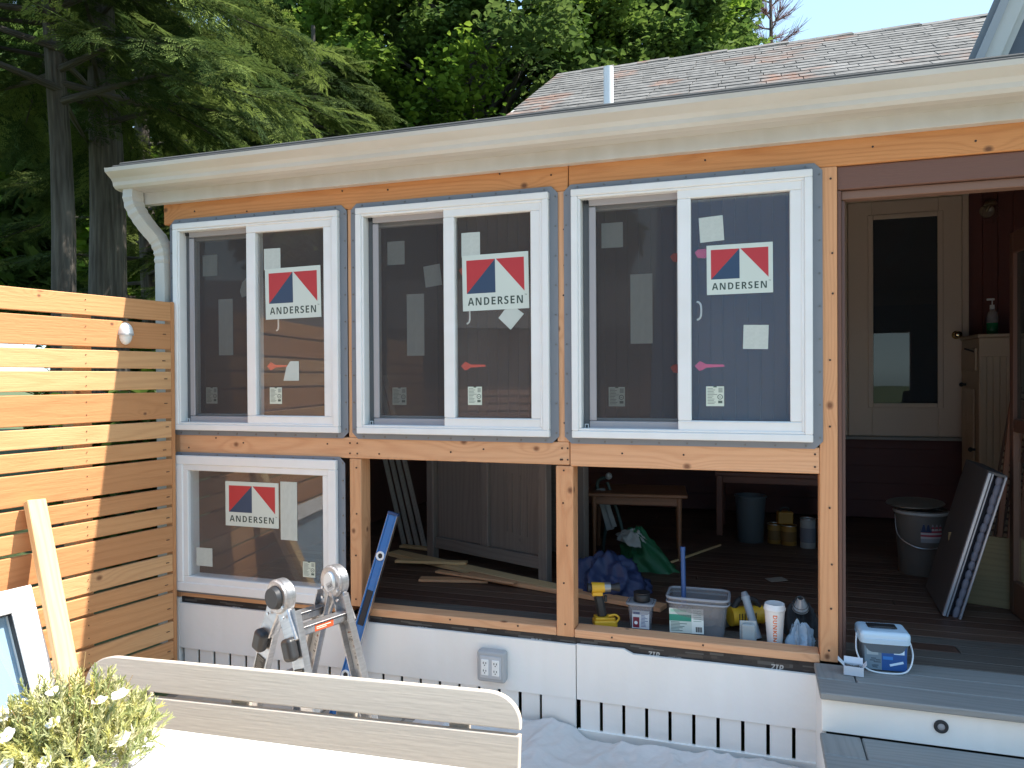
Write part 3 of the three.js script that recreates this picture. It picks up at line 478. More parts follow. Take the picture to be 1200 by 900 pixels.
// deck and steps in front of the doorway
const compo = new THREE.MeshStandardMaterial({ map: woodTex([0.25, 0.255, 0.25], [0.165, 0.168, 0.168], [0.1, 0.1, 0.1], 0, 751, 0.8), roughness: 0.65, bumpMap: woodBump, bumpScale: 0.001 });
{ const st = new THREE.Group(); st.name = 'entry_steps'; house.add(st); st.position.set(0.8, 0, 1.6);
  const B = (n, m, x0, x1, y0, y1, z0, z1, c = 0.004) => add(st, n, cbox(x1 - x0, y1 - y0, z1 - z0, c), m, (x0 + x1) / 2, (y0 + y1) / 2, (z0 + z1) / 2);
  B('tread_board', compo, 0.219, 2.6, 0.424, 0.449, 0.165, 0.300); B('tread_board', compo, 0.219, 0.352, 0.424, 0.449, 0.004, 0.161); B('tread_board', compo, 0.356, 2.6, 0.424, 0.449, 0.032, 0.161); B('tread_board', compo, 0.356, 2.6, 0.424, 0.449, -0.09, 0.028);
  B('riser', pvc, 0.226, 2.6, 0.302, 0.423, 0.262, 0.278, 0.002); B('riser', pvc, 0.226, 0.242, 0.0, 0.423, 0.0, 0.261, 0.002);
  B('tread_board', compo, 0.219, 0.352, 0.273, 0.298, 0.279, 0.437); B('tread_board', compo, 0.356, 2.6, 0.273, 0.298, 0.279, 0.437); B('tread_board', compo, 0.219, 2.6, 0.273, 0.298, 0.441, 0.590); B('riser', pvc, 0.226, 2.6, 0.15, 0.272, 0.55, 0.566, 0.002);
  B('tread_board', compo, 0.219, 2.6, 0.12, 0.145, 0.567, 0.86); B('riser', pvc, 0.226, 2.6, 0.0, 0.119, 0.83, 0.846, 0.002); B('riser', pvc, 0.226, 0.242, 0.0, 0.27, 0.262, 0.549, 0.002);
  const lamp = add(st, 'step_light', new THREE.TorusGeometry(0.017, 0.006, 10, 28), black, 0.605, 0.372, 0.281); add(lamp, 'lens', new THREE.SphereGeometry(0.013, 16, 10).scale(1, 1, 0.4), std(0.3, 0.3, 0.32, 0.3)); }

// ================================================================ FENCE
const FC = [-2.845, 0.04], FV = [-0.187, 0.982], FN = [0.982, 0.187], FTURN = 1.3827;
const FW = (s, y, n) => [FC[0] + FV[0] * s + FN[0] * n, y, FC[1] + FV[1] * s + FN[1] * n]; // along the fence, height, off its face
{ const f = thing('fence', 'tall cedar fence of wide and narrow horizontal boards beside the porch', 'fence', [FC[0], 0, FC[1]], FTURN);
  const gaps = [1.985, 1.872, 1.728, 1.628, 1.523, 1.374, 1.275, 1.180, 1.03, 0.931, 0.835, 0.687, 0.585, 0.488, 0.34, 0.239, 0.135, 0.0];
  for (let k = 0; k + 1 < gaps.length; k++) { const t = gaps[k] - (k ? 0.0075 : 0.008), b = gaps[k + 1] + 0.0075, j = 2.3 + 1.6 * hash(k, 1, 3);
    for (const [a, e] of [[-j, -0.024], [-4.9, -j - 0.003]]) add(f, 'board', cbox(e - a, t - b, 0.021, 0.003), cedar[(k * 2 + (a < -4 ? 1 : 0) + (k % 5 === 3 ? 1 : 0)) % 3], (a + e) / 2, (t + b) / 2 + 0.002 * (hash(k, 2, 3) - 0.5), 0.0105 - 0.0245 + 0.003 * hash(k, 3, 3)); }
  add(f, 'end_trim', cbox(0.022, 1.99, 0.05, 0.003), cedar[2], -0.011, 0.985, -0.03);
  for (const s of [0.47, 1.6, 2.8, 4.0]) add(f, 'post', cbox(0.089, 1.95, 0.089, 0.004), cedar[1], -s, 0.975, -0.072);
  const l = []; for (const s of [0.47, 1.6]) for (let k = 0; k + 1 < gaps.length; k++) for (const q of [0.3, 0.7]) l.push(cyl(0.0026, 0.0026, 0.0015, 6).rotateX(1.5708).translate(-s, lerp(gaps[k], gaps[k + 1], q), 0.0005));
  for (let k = 1; k + 1 < gaps.length; k++) l.push(cbox(0.018, 0.004, 0.002, 0.0005).translate(-0.05 - 0.02 * hash(k, 1, 77), lerp(gaps[k], gaps[k + 1], 0.35 + 0.3 * hash(k, 2, 77)), 0.0006));
  stuff(add(f, 'screw_heads', merge(l), std(0.07, 0.035, 0.02, 0.6))); }
{ const p = FW(0.278, 1.798, 0.0), o = thing('fence_light', 'small white oval lamp mounted on the cedar fence near its top', 'lamp', p, FTURN);
  add(o, 'lamp_cover', new THREE.SphereGeometry(0.05, 24, 16, 0, Math.PI * 2, 0, Math.PI * 0.5).scale(0.66, 1.1, 0.8).translate(0, 0.004, 0.006), vinyl);
  add(o, 'lens', new THREE.SphereGeometry(0.048, 24, 12, 0, Math.PI * 2, Math.PI * 0.5, Math.PI * 0.5).scale(0.6, 1.0, 0.7).translate(0, 0.0, 0.005), phys(0.75, 0.76, 0.74, 0.25));
  add(o, 'band', cyl(0.034, 0.034, 0.008, 24).scale(1, 1, 1.2).translate(0, 0.001, 0.006), std(0.45, 0.45, 0.45, 0.4)); }
{ const a = FW(0.72, 1.062, 0.03), b = FW(0.775, 0.0, 0.48), g = bar([0, b[1] - b[1], 0], [a[0] - b[0], a[1], a[2] - b[2]], 0.078, 0.038, 0.003, [FN[0], 0, FN[1]]);
  tag(Object.assign(meshOf('leaning_board', g, pine, scene), {}), 'pale bare wooden board leaning against the fence', 'board').position.set(...b); }
{ const o = thing('spare_window', 'white framed window unit leaning against the fence behind the flowers', 'window', FW(1.38, 0, 0.42), FTURN);
  const tilt = new THREE.Group(); tilt.name = 'window_unit'; tilt.rotation.x = -0.43; o.add(tilt);
  add(tilt, 'frame', merge([...ring(1.18, 0.78, 0.095, 0, -0.03, 0.04).map(g => g.translate(0, 0.395, 0))]), vinyl);
  add(tilt, 'glass_pane', new THREE.PlaneGeometry(1.0, 0.6), glass, 0, 0.395, 0.0);
  add(tilt, 'shade', cbox(1.0, 0.6, 0.004, 0.001), std(0.24, 0.36, 0.46, 0.6), 0, 0.395, -0.02);
  add(tilt, 'weather_strip', merge(ring(1.0, 0.6, 0.008, 0, 0.002, 0.03).map(g => g.translate(0, 0.395, 0))), black); }

// ================================================================ GARDEN FURNITURE
const taupe = new THREE.MeshStandardMaterial({ map: tex(256, 256, 0.8, 0.4, (u, v) => mix([0.57, 0.50, 0.42], [0.53, 0.465, 0.39], fbm(u, v, 3, 60, 801, 3))), roughness: 0.55, bumpMap: woodBump, bumpScale: 0.0005 });
{ const o = thing('garden_bench', 'taupe slatted garden bench with a rounded backrest, pushed under the white table', 'bench', [-1.137, 0, 1.505], 0.088);
  const Lh = 0.605;
  const slat = (h, round) => { const s = new THREE.Shape(), a = Lh; if (round) { s.moveTo(-a, -h / 2); s.lineTo(a, -h / 2); s.lineTo(a, -h / 2 + 0.012); s.bezierCurveTo(a - 0.004, h / 2 - 0.03, a - 0.03, h / 2, a - 0.085, h / 2); s.lineTo(-a + 0.085, h / 2); s.bezierCurveTo(-a + 0.03, h / 2, -a + 0.004, h / 2 - 0.03, -a, -h / 2 + 0.012); } else { s.moveTo(-a, -h / 2); s.lineTo(a, -h / 2); s.lineTo(a, h / 2); s.lineTo(-a, h / 2); } s.closePath();
    return new THREE.ExtrudeGeometry(s, { depth: 0.018, bevelEnabled: true, bevelSize: 0.003, bevelThickness: 0.003, bevelSegments: 2, curveSegments: 14 }); };
  const rec = -0.2, yb = [0.782, 0.688, 0.594];
  yb.forEach((y, k) => add(o, 'back_slat', slat(k ? 0.080 : 0.074, k === 0), taupe, 0, y, 0.02 + (0.775 - y) * 0.2 - 0.01, rec, 0, 0));
  for (const x of [-0.45, -0.15, 0.15, 0.45]) add(o, 'back_support', bar([x, 0.80, -0.012], [x, 0.40, 0.07], 0.05, 0.022), taupe);
  for (let k = 0; k < 4; k++) add(o, 'seat_slat', cbox(1.2, 0.022, 0.088, 0.004), taupe, 0, 0.43, 0.14 + k * 0.1);
  for (const x of [-0.54, 0.54]) { add(o, 'leg', cbox(0.045, 0.42, 0.07, 0.004), taupe, x, 0.21, 0.07); add(o, 'leg', cbox(0.045, 0.42, 0.07, 0.004), taupe, x, 0.21, 0.46); add(o, 'stretcher', cbox(0.04, 0.06, 0.32, 0.004), taupe, x, 0.38, 0.265); } }
{ const o = thing('patio_table', 'white slatted patio table in full sun in front of the bench', 'table', [-1.05, 0, 2.135], 0.066);
  const m = new THREE.MeshStandardMaterial({ map: dirtWhite([0.80, 0.79, 0.76], 0.6, 55), roughness: 0.5 });
  for (let k = 0; k < 8; k++) add(o, 'table_slat', cbox(1.5, 0.026, 0.097, 0.005), m, 0, 0.737, -0.37 + k * 0.1015);
  for (const x of [-0.66, 0.66]) for (const z of [-0.33, 0.29]) add(o, 'leg', cbox(0.07, 0.72, 0.07, 0.004), m, x, 0.36, z);
  for (const z of [-0.33, 0.29]) add(o, 'apron', cbox(1.24, 0.06, 0.03, 0.003), m, 0, 0.69, z); }
{ // potted flowers
  const o = thing('flower_pot', 'black pot of small white flowers on the white table', 'potted plant', [-1.33, 0.75, 2.01]);
  add(o, 'pot', new THREE.LatheGeometry([[0, 0], [0.07, 0], [0.088, 0.075], [0.098, 0.078], [0.10, 0.098], [0.092, 0.1], [0.086, 0.09], [0.08, 0.07], [0, 0.07]].map(p => new THREE.Vector2(...p)), 40), blackGloss);
  add(o, 'soil', cyl(0.084, 0.084, 0.01, 24), std(0.03, 0.02, 0.014, 0.95), 0, 0.078, 0);
  const lf = [], q = new THREE.Quaternion();
  for (let k = 0; k < 26; k++) { const t = k / 26, a = k * 2.4, lean = rr(0.3, 0.9), g = new THREE.PlaneGeometry(0.0026 + 0.002 * R(), 0.015, 1, 2).translate(0, 0.007, 0); const p = g.attributes.position; p.setX(0, p.getX(0) * 0.3); p.setX(1, p.getX(1) * 0.3); lf.push(flat(g.rotateX(lean).rotateY(a).translate(0, t * 0.075, 0))); }
  lf.push(flat(cyl(0.0008, 0.0014, 0.08, 4).translate(0, 0.04, 0)));
  const N = 760, im = new THREE.InstancedMesh(merge(lf), new THREE.MeshPhysicalMaterial({ color: C(1, 1, 1), roughness: 0.8, transmission: 0.25, thickness: 0, side: THREE.DoubleSide }), N), d = new THREE.Object3D();
  for (let k = 0; k < N; k++) { const a = rr(0, 6.283), r = Math.sqrt(R()), tip = r * 0.9; d.position.set(Math.cos(a) * r * 0.155, 0.07 + (1 - r * r) * 0.085 * R() + 0.02 * R() - 0.035 * Math.max(0, r - 0.6), Math.sin(a) * r * 0.155); d.rotation.set(Math.sin(a) * tip + rr(-0.8, 0.8), rr(0, 6.28), -Math.cos(a) * tip + rr(-0.8, 0.8)); d.scale.setScalar(rr(0.5, 1.15)); d.updateMatrix(); im.setMatrixAt(k, d.matrix);
    const t = R(); im.setColorAt(k, C(lerp(0.34, 0.66, t), lerp(0.38, 0.60, t), lerp(0.14, 0.38, t * R()))); }
  im.name = 'foliage'; im.userData.kind = 'stuff'; im.castShadow = im.receiveShadow = true; o.add(im);
  const st = []; for (let k = 0; k < 14; k++) { const a = rr(0, 6.28), r = rr(0.05, 0.15); st.push(rod([Math.cos(a) * r * 0.6, 0.1, Math.sin(a) * r * 0.6], [Math.cos(a) * r, rr(0.17, 0.24), Math.sin(a) * r], 0.0012, 0.0006, 5)); }
  add(o, 'dry_stalks', merge(st), std(0.38, 0.24, 0.10, 0.9));
  const pet = []; for (let k = 0; k < 5; k++) { const g = new THREE.SphereGeometry(0.009, 10, 6, 0, 6.283, 0, 1.9).scale(1, 0.3, 1.15).translate(0, 0.002, 0.0095).rotateX(-0.35).rotateY(k * 1.2566); pet.push(flat(g)); }
  const petG = merge(pet), cenG = new THREE.SphereGeometry(0.0045, 10, 8).scale(1, 0.6, 1), wm = phys(0.86, 0.84, 0.78, 0.7, { transmission: 0.2, thickness: 0 }), ym = std(0.75, 0.48, 0.08, 0.7), om = std(0.85, 0.45, 0.04, 0.7);
  for (const [x, y, z, ft, c] of [[0.045, 0.165, 0.06, 0.5], [-0.01, 0.155, 0.11, 0.7], [0.085, 0.12, 0.11, 0.8], [0.03, 0.12, 0.14, 0.9], [-0.07, 0.165, 0.07, 0.4], [0.115, 0.19, -0.03, 0.3], [0.0, 0.1, 0.15, 0.9], [-0.125, 0.13, 0.05, 0.6], [0.13, 0.095, 0.06, 0.8], [-0.12, 0.1, 0.1, 0.9, om], [0.11, 0.075, 0.11, 1.0, ym], [0.06, 0.17, -0.03, 0.2], [-0.02, 0.19, 0.0, 0.2], [-0.15, 0.14, -0.02, 0.4], [0.15, 0.12, 0.0, 0.6]]) {
    const f = add(o, 'flower', petG, c ? om : wm, x, y, z, ft, Math.atan2(x, z) * 0.6, 0); f.scale.setScalar(rr(0.75, 1.1)); add(f, 'flower_centre', cenG, ym, 0, 0.003, 0); } }

// ================================================================ LADDER AND LEVEL
{ const ax = [0.305, -0.952]; const turn = Math.atan2(-ax[1], ax[0]); // local x runs along the rungs (from the near hinge to the far one)
  const o = thing('step_ladder', 'folded-out aluminium ladder with round hinges standing between bench and porch', 'ladder', [-1.672, 0, 0.625], turn);
  const hy = 0.755, hw = 0.131; // local: x along rungs, z = across the A, +z is towards -(right)
  const capM = std(0.03, 0.03, 0.032, 0.4), lab = print(128, 256, (x, W, Hh) => { x.fillStyle = '#b7b4ad'; x.fillRect(0, 0, W, Hh); for (let k = 0; k < 26; k++) { x.fillStyle = ['#8a5a45', '#8d8a84', '#5c5a57', '#c9c6be'][k % 4]; x.fillRect(hash(k, 1, 31) * 90, hash(k, 2, 31) * 230, 16 + 50 * hash(k, 3, 31), 5 + 16 * hash(k, 4, 31)); } });
  const blk = print(64, 96, (x, W, Hh) => { x.fillStyle = '#1d1c1b'; x.fillRect(0, 0, W, Hh); x.fillStyle = '#8f8c84'; for (let k = 0; k < 9; k++) x.fillRect(8, 8 + k * 10, 20 + 28 * hash(k, 1, 33), 3); });
  const org = print(128, 48, (x, W, Hh) => { x.fillStyle = '#c9522a'; x.fillRect(0, 0, W, Hh); x.fillStyle = '#e9d9cc'; x.fillRect(10, 14, 100, 7); x.fillRect(10, 28, 70, 6); });
  for (const sx of [-1, 1]) { const x = sx * hw;
    for (const sz of [-1, 1]) { // rails: channel section, foot at the ground
      const top = [x, hy - 0.045, sz * 0.045], foot = [x + sx * 0.015, 0.012, sz * 0.275];
      const rail = add(o, 'rail', merge([bar(top, foot, 0.006, 0.07, 0.001, [0, 0, 1]), bar([top[0] - sx * 0.012, top[1], top[2] - 0.033], [foot[0] - sx * 0.012, foot[1], foot[2] - 0.033], 0.03, 0.006, 0.001), bar([top[0] - sx * 0.012, top[1], top[2] + 0.033], [foot[0] - sx * 0.012, foot[1], foot[2] + 0.033], 0.03, 0.006, 0.001)]), alu);
      add(rail, 'foot', bar([foot[0], 0.0, foot[2] + sz * 0.004], [foot[0] - 0.001, 0.05, foot[2] - sz * 0.012], 0.036, 0.082, 0.006), capM);
      const at = (t, off) => [lerp(top[0], foot[0], t) + off, lerp(top[1], foot[1], t), lerp(top[2], foot[2], t)];
      const tl = Math.atan2(foot[2] - top[2], top[1] - foot[1]);
      add(o, 'hinge_arm', bar([x + sx * 0.004, hy, 0], at(0.16, sx * 0.006), 0.022, 0.064, 0.004, [0, 0, 1]), alu);
      const kn = at(0.19, -0.030); // lock knob on the near side
      if (sx < 0) add(o, 'lock_knob', new RoundedBoxGeometry(0.045, 0.085, 0.058, 3, 0.018), capM, kn[0] + 0.004, kn[1], kn[2] , -tl, 0, 0);
      const lp = at(sx < 0 ? 0.345 : 0.30, sx < 0 ? -0.0045 : -0.0045);
      const pl = add(o, 'label', new THREE.PlaneGeometry(0.054, sx < 0 ? 0.075 : 0.16), sx < 0 ? blk : lab, lp[0], lp[1], lp[2], 0, -Math.PI / 2, 0); pl.rotation.set(0, 0, 0); pl.quaternion.setFromEuler(new THREE.Euler(-tl, -Math.PI / 2, 0, 'XYZ'));
    }
    const hg = []; hg.push(cyl(0.066, 0.066, 0.034, 36).rotateZ(Math.PI / 2).translate(x, hy, 0), cyl(0.058, 0.064, 0.008, 36).rotateZ(Math.PI / 2).translate(x - 0.021, hy, 0), cyl(0.064, 0.058, 0.008, 36).rotateZ(Math.PI / 2).translate(x + 0.021, hy, 0));
    const h = add(o, 'hinge', merge(hg), alu);
    add(h, 'hinge_cap', sx < 0 ? cyl(0.038, 0.046, 0.022, 30).rotateZ(Math.PI / 2) : cyl(0.03, 0.036, 0.012, 30).rotateZ(Math.PI / 2).scale(1, 1.25, 0.9), sx < 0 ? capM : std(0.66, 0.66, 0.66, 0.35, { metalness: 0.6 }), x - 0.034 + (sx > 0 ? 0.004 : 0), hy, 0);
    const rv = []; for (const [a, b] of [[0.05, 0.03], [-0.05, 0.03], [0.05, -0.035], [-0.05, -0.035]]) rv.push(cyl(0.006, 0.006, 0.006, 10).rotateZ(Math.PI / 2).translate(x - 0.027, hy - 0.05 - b * 0.6, a * 0.9));
    stuff(add(h, 'rivets', merge(rv), steel));
  }
  const tx = print(128, 96, (x, W, Hh) => { x.fillStyle = '#b9b9b7'; x.fillRect(0, 0, W, Hh); x.fillStyle = '#3a3a3a'; x.font = 'bold 62px sans-serif'; x.fillText('ndi', 18, 66); });
  add(o, 'label', new THREE.PlaneGeometry(0.042, 0.03), tx, hw - 0.0366, hy - 0.012, 0.012, 0, -Math.PI / 2, 0.5);
  for (const sz of [-1, 1]) for (const y of [0.625, 0.36, 0.1]) { const z = sz * (0.045 + (hy - 0.045 - y) / 0.7 * 0.23); const rg = add(o, 'rung', merge([cbox(hw * 2 - 0.02, 0.034, 0.034, 0.006), cbox(hw * 2 - 0.02, 0.004, 0.044, 0.001).translate(0, 0.019, 0)]), alu, 0, y, z, 0, 0, 0);
    if (y > 0.6 && sz > 0) add(rg, 'label', new THREE.PlaneGeometry(0.09, 0.024), org, 0, 0, 0.0178); if (y > 0.6 && sz < 0) add(rg, 'label', new THREE.PlaneGeometry(0.07, 0.02), org, -0.05, 0, 0.0178); } }
{ const a = [-1.645, 0.935, -0.05], b = [-1.872, 0.0, 0.125], o = thing('spirit_level', 'long blue spirit level leaning into the porch opening', 'level', b);
  const blue = phys(0.004, 0.145, 0.42, 0.35, { clearcoat: 0.3 }), v = new THREE.Vector3(a[0] - b[0], a[1], a[2] - b[2]), Lh = v.length(), g = new THREE.Group(); g.name = 'level_bar'; g.quaternion.setFromUnitVectors(new THREE.Vector3(0, 1, 0), v.normalize()); o.add(g);
  add(g, 'beam', merge([cbox(0.036, Lh - 0.02, 0.016, 0.002).translate(0, Lh / 2, 0), cbox(0.007, Lh - 0.01, 0.026, 0.002).translate(-0.022, Lh / 2, 0), cbox(0.007, Lh - 0.01, 0.026, 0.002).translate(0.022, Lh / 2, 0)]), blue);
  add(g, 'edge_strip', merge([cbox(0.0015, Lh - 0.02, 0.02, 0.0003).translate(-0.0262, Lh / 2, 0), cbox(0.0015, Lh - 0.02, 0.02, 0.0003).translate(0.0262, Lh / 2, 0)]), steel);
  add(g, 'end_cap', cbox(0.054, 0.014, 0.029, 0.003), std(0.02, 0.05, 0.14, 0.5), 0, Lh - 0.004, 0); add(g, 'end_cap', cbox(0.054, 0.014, 0.029, 0.003), std(0.02, 0.05, 0.14, 0.5), 0, 0.007, 0);
  for (const y of [Lh - 0.21, 0.2]) { add(g, 'vial_window', new THREE.TorusGeometry(0.017, 0.0055, 10, 28), std(0.8, 0.8, 0.8, 0.4), 0, y, 0.011); add(g, 'vial', merge([cyl(0.0145, 0.0145, 0.003, 20).rotateX(1.5708)]), black, 0, y, 0.0095); }
  add(g, 'grip', cbox(0.034, 0.17, 0.018, 0.003), std(0.015, 0.02, 0.03, 0.5), 0, Lh - 0.46, 0.0008); }
{ // drop cloth
  const nx = 150, nz = 60, g = new THREE.PlaneGeometry(1.75, 0.62, nx, nz).rotateX(-Math.PI / 2), p = g.attributes.position;
  for (let i = 0; i < p.count; i++) { const x = p.getX(i), z = p.getZ(i) + 0.31, u = x + 0.875; let y = 0;
    const rid = (fx, fz, s, pw) => Math.pow(1 - Math.abs(2 * vn(x * fx + z * fz * 0.6, z * fz - x * fx * 0.3 + 40, 999, 999, s) - 1), pw);
    y = 0.045 * rid(3.5, 3, 901, 3) + 0.028 * rid(7, 6, 911, 2.5) + 0.010 * rid(16, 14, 921, 2); const wall = Math.exp(-z * 7); y *= 0.4 + 0.6 * wall; y *= 0.6; y += 0.016 * rid(8, 5, 981, 4) + 0.007 * rid(21, 17, 991, 3); y += 0.008 * wall * vn(x * 2.6, 3, 99, 99, 931);
    y += 0.035 * Math.exp(-((u - 0.62) ** 2) / 0.006 - z * 6) ; y *= cl(u / 0.12) * cl((1.75 - u) / 0.12); p.setXYZ(i, x + 0.03 * (vn(x * 6, z * 6, 99, 99, 941) - 0.5), y + 0.004, p.getZ(i) + 0.04 * (vn(x * 7, z * 5, 99, 99, 951) - 0.5)); }
  g.computeVertexNormals();
  const m = new THREE.MeshStandardMaterial({ map: tex(512, 512, 1.2, 1.2, (u, v) => { const a = fbm(u, v, 5, 5, 961, 4), b = fbm(u, v, 128, 128, 971, 1); return mix([0.66, 0.63, 0.61], [0.52, 0.49, 0.47], cl(a + 0.25 * b - 0.35)); }), roughness: 0.95, side: THREE.DoubleSide });
  tag(meshOf('drop_cloth', g, m, scene), 'crumpled off-white drop cloth on the ground along the white base panels', 'cloth').position.set(-0.62, 0.006, 0.345); }

// ================================================================ TOOLS AND TUBS ON THE PORCH FLOOR
const lathe = (pts, n = 32) => new THREE.LatheGeometry(pts.map(p => new THREE.Vector2(...p)), n);
const clearP = (r, g, b, op = 0.45) => phys(r, g, b, 0.25, { transparent: true, opacity: op, side: THREE.DoubleSide });
function taperBox(w0, d0, w1, d1, h, r = 0.02, th = 0.003) { // open tub with rounded corners, w0 at the bottom
  const n = 40, P = [], I = [], ringp = (w, d, y) => { const o = []; for (let k = 0; k < n; k++) { const t = k / n * Math.PI * 2, c = Math.cos(t), s = Math.sin(t), e = 0.28; o.push([Math.sign(c) * Math.pow(Math.abs(c), e) * w / 2, y, Math.sign(s) * Math.pow(Math.abs(s), e) * d / 2]); } return o; };
  const rs = [ringp(0.001, 0.001, 0), ringp(w0, d0, 0), ringp(w1, d1, h), ringp(w1 - 2 * th, d1 - 2 * th, h), ringp(w0 - 2 * th, d0 - 2 * th, th), ringp(0.001, 0.001, th)];
  rs.forEach(r0 => r0.forEach(p => P.push(...p))); for (let j = 0; j + 1 < rs.length; j++) for (let k = 0; k < n; k++) { const a = j * n + k, b = j * n + (k + 1) % n; I.push(a, a + n, b, b, a + n, b + n); }
  const g = new THREE.BufferGeometry(); g.setAttribute('position', new THREE.Float32BufferAttribute(P, 3)); g.setAttribute('uv', new THREE.Float32BufferAttribute(P.flatMap((v, i) => i % 3 === 2 ? [] : [v]), 2)); g.setIndex(I); const f = flat(g); f.computeVertexNormals(); return f; }
function rimBox(w, d, h, t) { const n = 48, pts = []; for (let k = 0; k <= n; k++) { const q = k / n * Math.PI * 2, c = Math.cos(q), s = Math.sin(q), e = 0.28; pts.push([Math.sign(c) * Math.pow(Math.abs(c), e) * w / 2, h, Math.sign(s) * Math.pow(Math.abs(s), e) * d / 2]); } return tube(pts, t, 96, 8); }
{ const o = thing('blue_pail', 'square pail with pale blue lid and wire handle standing in the doorway', 'pail', [0.468, 0.45, -0.035], 0.06);
  const lb = print(256, 160, (x, W, Hh) => { x.fillStyle = '#1a4f8f'; x.fillRect(0, 0, W, Hh); x.fillStyle = '#6d7f8c'; x.fillRect(0, 0, 104, Hh); x.fillStyle = '#9aa6ac'; x.fillRect(14, 20, 70, 40); x.fillStyle = '#45525e'; for (let k = 0; k < 8; k++) x.fillRect(10 + 60 * hash(k, 1, 3), 60 + 80 * hash(k, 2, 3), 30, 8); x.fillStyle = '#cfe0ee'; x.fillRect(178, 16, 64, 34); x.save(); x.translate(150, 118); x.rotate(-0.3); x.fillRect(0, 0, 86, 16); x.restore(); x.fillStyle = '#2f79c4'; x.fillRect(112, 66, 60, 22); });
  add(o, 'body', taperBox(0.150, 0.11, 0.168, 0.125, 0.105), std(0.10, 0.13, 0.16, 0.35));
  add(o, 'label', new THREE.PlaneGeometry(0.148, 0.088), lb, 0.0, 0.05, 0.0613, -0.07, 0, 0);
  add(o, 'lid', merge([taperBox(0.178, 0.133, 0.182, 0.137, 0.018), new RoundedBoxGeometry(0.178, 0.04, 0.132, 3, 0.016).translate(0, 0.026, 0)]), phys(0.50, 0.66, 0.80, 0.35), 0, 0.104, 0);
  add(o, 'lid_handle', merge([new RoundedBoxGeometry(0.105, 0.006, 0.05, 2, 0.003).translate(0, 0.151, -0.012), tube([[-0.05, 0.15, 0.012], [-0.03, 0.156, 0.02], [0.03, 0.156, 0.02], [0.05, 0.15, 0.012]], 0.004)]), black);
  add(o, 'wire_handle', tube([[-0.092, 0.12, 0], [-0.098, 0.06, 0.045], [-0.07, 0.012, 0.078], [0, 0.002, 0.086], [0.07, 0.012, 0.078], [0.098, 0.06, 0.045], [0.092, 0.12, 0]], 0.0032, 48), std(0.72, 0.76, 0.8, 0.4)); }
{ const o = thing('screw_box', 'tiny open white box of screws at the foot of the doorway post', 'box', [0.352, 0.45, 0.09], -0.1);
  const bl = 0.003; add(o, 'box', merge([cbox(0.066, bl, 0.042).translate(0, 0.002, 0), cbox(0.066, 0.034, bl).translate(0, 0.018, 0.021), cbox(0.066, 0.034, bl).translate(0, 0.018, -0.021), cbox(bl, 0.034, 0.042).translate(-0.033, 0.018, 0), cbox(bl, 0.034, 0.042).translate(0.033, 0.018, 0)]), std(0.62, 0.66, 0.72, 0.6));
  add(o, 'flap', merge([cbox(0.03, 0.002, 0.042).rotateZ(2.4).translate(-0.043, 0.044, 0), cbox(0.02, 0.002, 0.042).rotateZ(0.9).translate(0.039, 0.041, 0), cbox(0.066, 0.002, 0.024).rotateX(0.9).translate(0, 0.044, -0.028)]), std(0.62, 0.66, 0.72, 0.6));
  const l = []; for (let k = 0; k < 34; k++) l.push(rod([rr(-.03, .03), rr(.018, .032), rr(-.018, .018)], [rr(-.03, .03), rr(.018, .034), rr(-.018, .018)], 0.0016, 0.0016, 5)); stuff(add(o, 'screws', merge(l), darkSteel)); }
{ const o = thing('coffee_cup', 'tall white paper coffee cup with orange lettering and lid on the porch sill', 'cup', [0.077, 0.45, -0.150]);
  const cp = print(512, 256, (x, W, Hh) => { x.fillStyle = '#e9e9e8'; x.fillRect(0, 0, W, Hh); x.fillStyle = '#e0672c'; x.font = 'bold 50px sans-serif'; for (const u of [0.5]) { x.save(); x.translate(u * W - 16, 22); x.rotate(Math.PI / 2); x.fillText("DUNKIN'", 0, 0); x.restore(); } });
  add(o, 'cup_body', lathe([[0.0, 0], [0.029, 0], [0.030, 0.004], [0.041, 0.150]], 40), cp, 0, 0, 0, 0, Math.PI, 0); { const b = o.children[0].geometry; for (let i = 0; i < b.attributes.uv.count; i++) b.attributes.uv.setY(i, b.attributes.position.getY(i) / 0.15); }
  add(o, 'lid', lathe([[0.0425, 0.148], [0.0445, 0.151], [0.0445, 0.157], [0.0425, 0.160], [0.040, 0.174], [0.037, 0.176], [0.035, 0.171], [0, 0.170]], 40), std(0.82, 0.84, 0.86, 0.4)); }
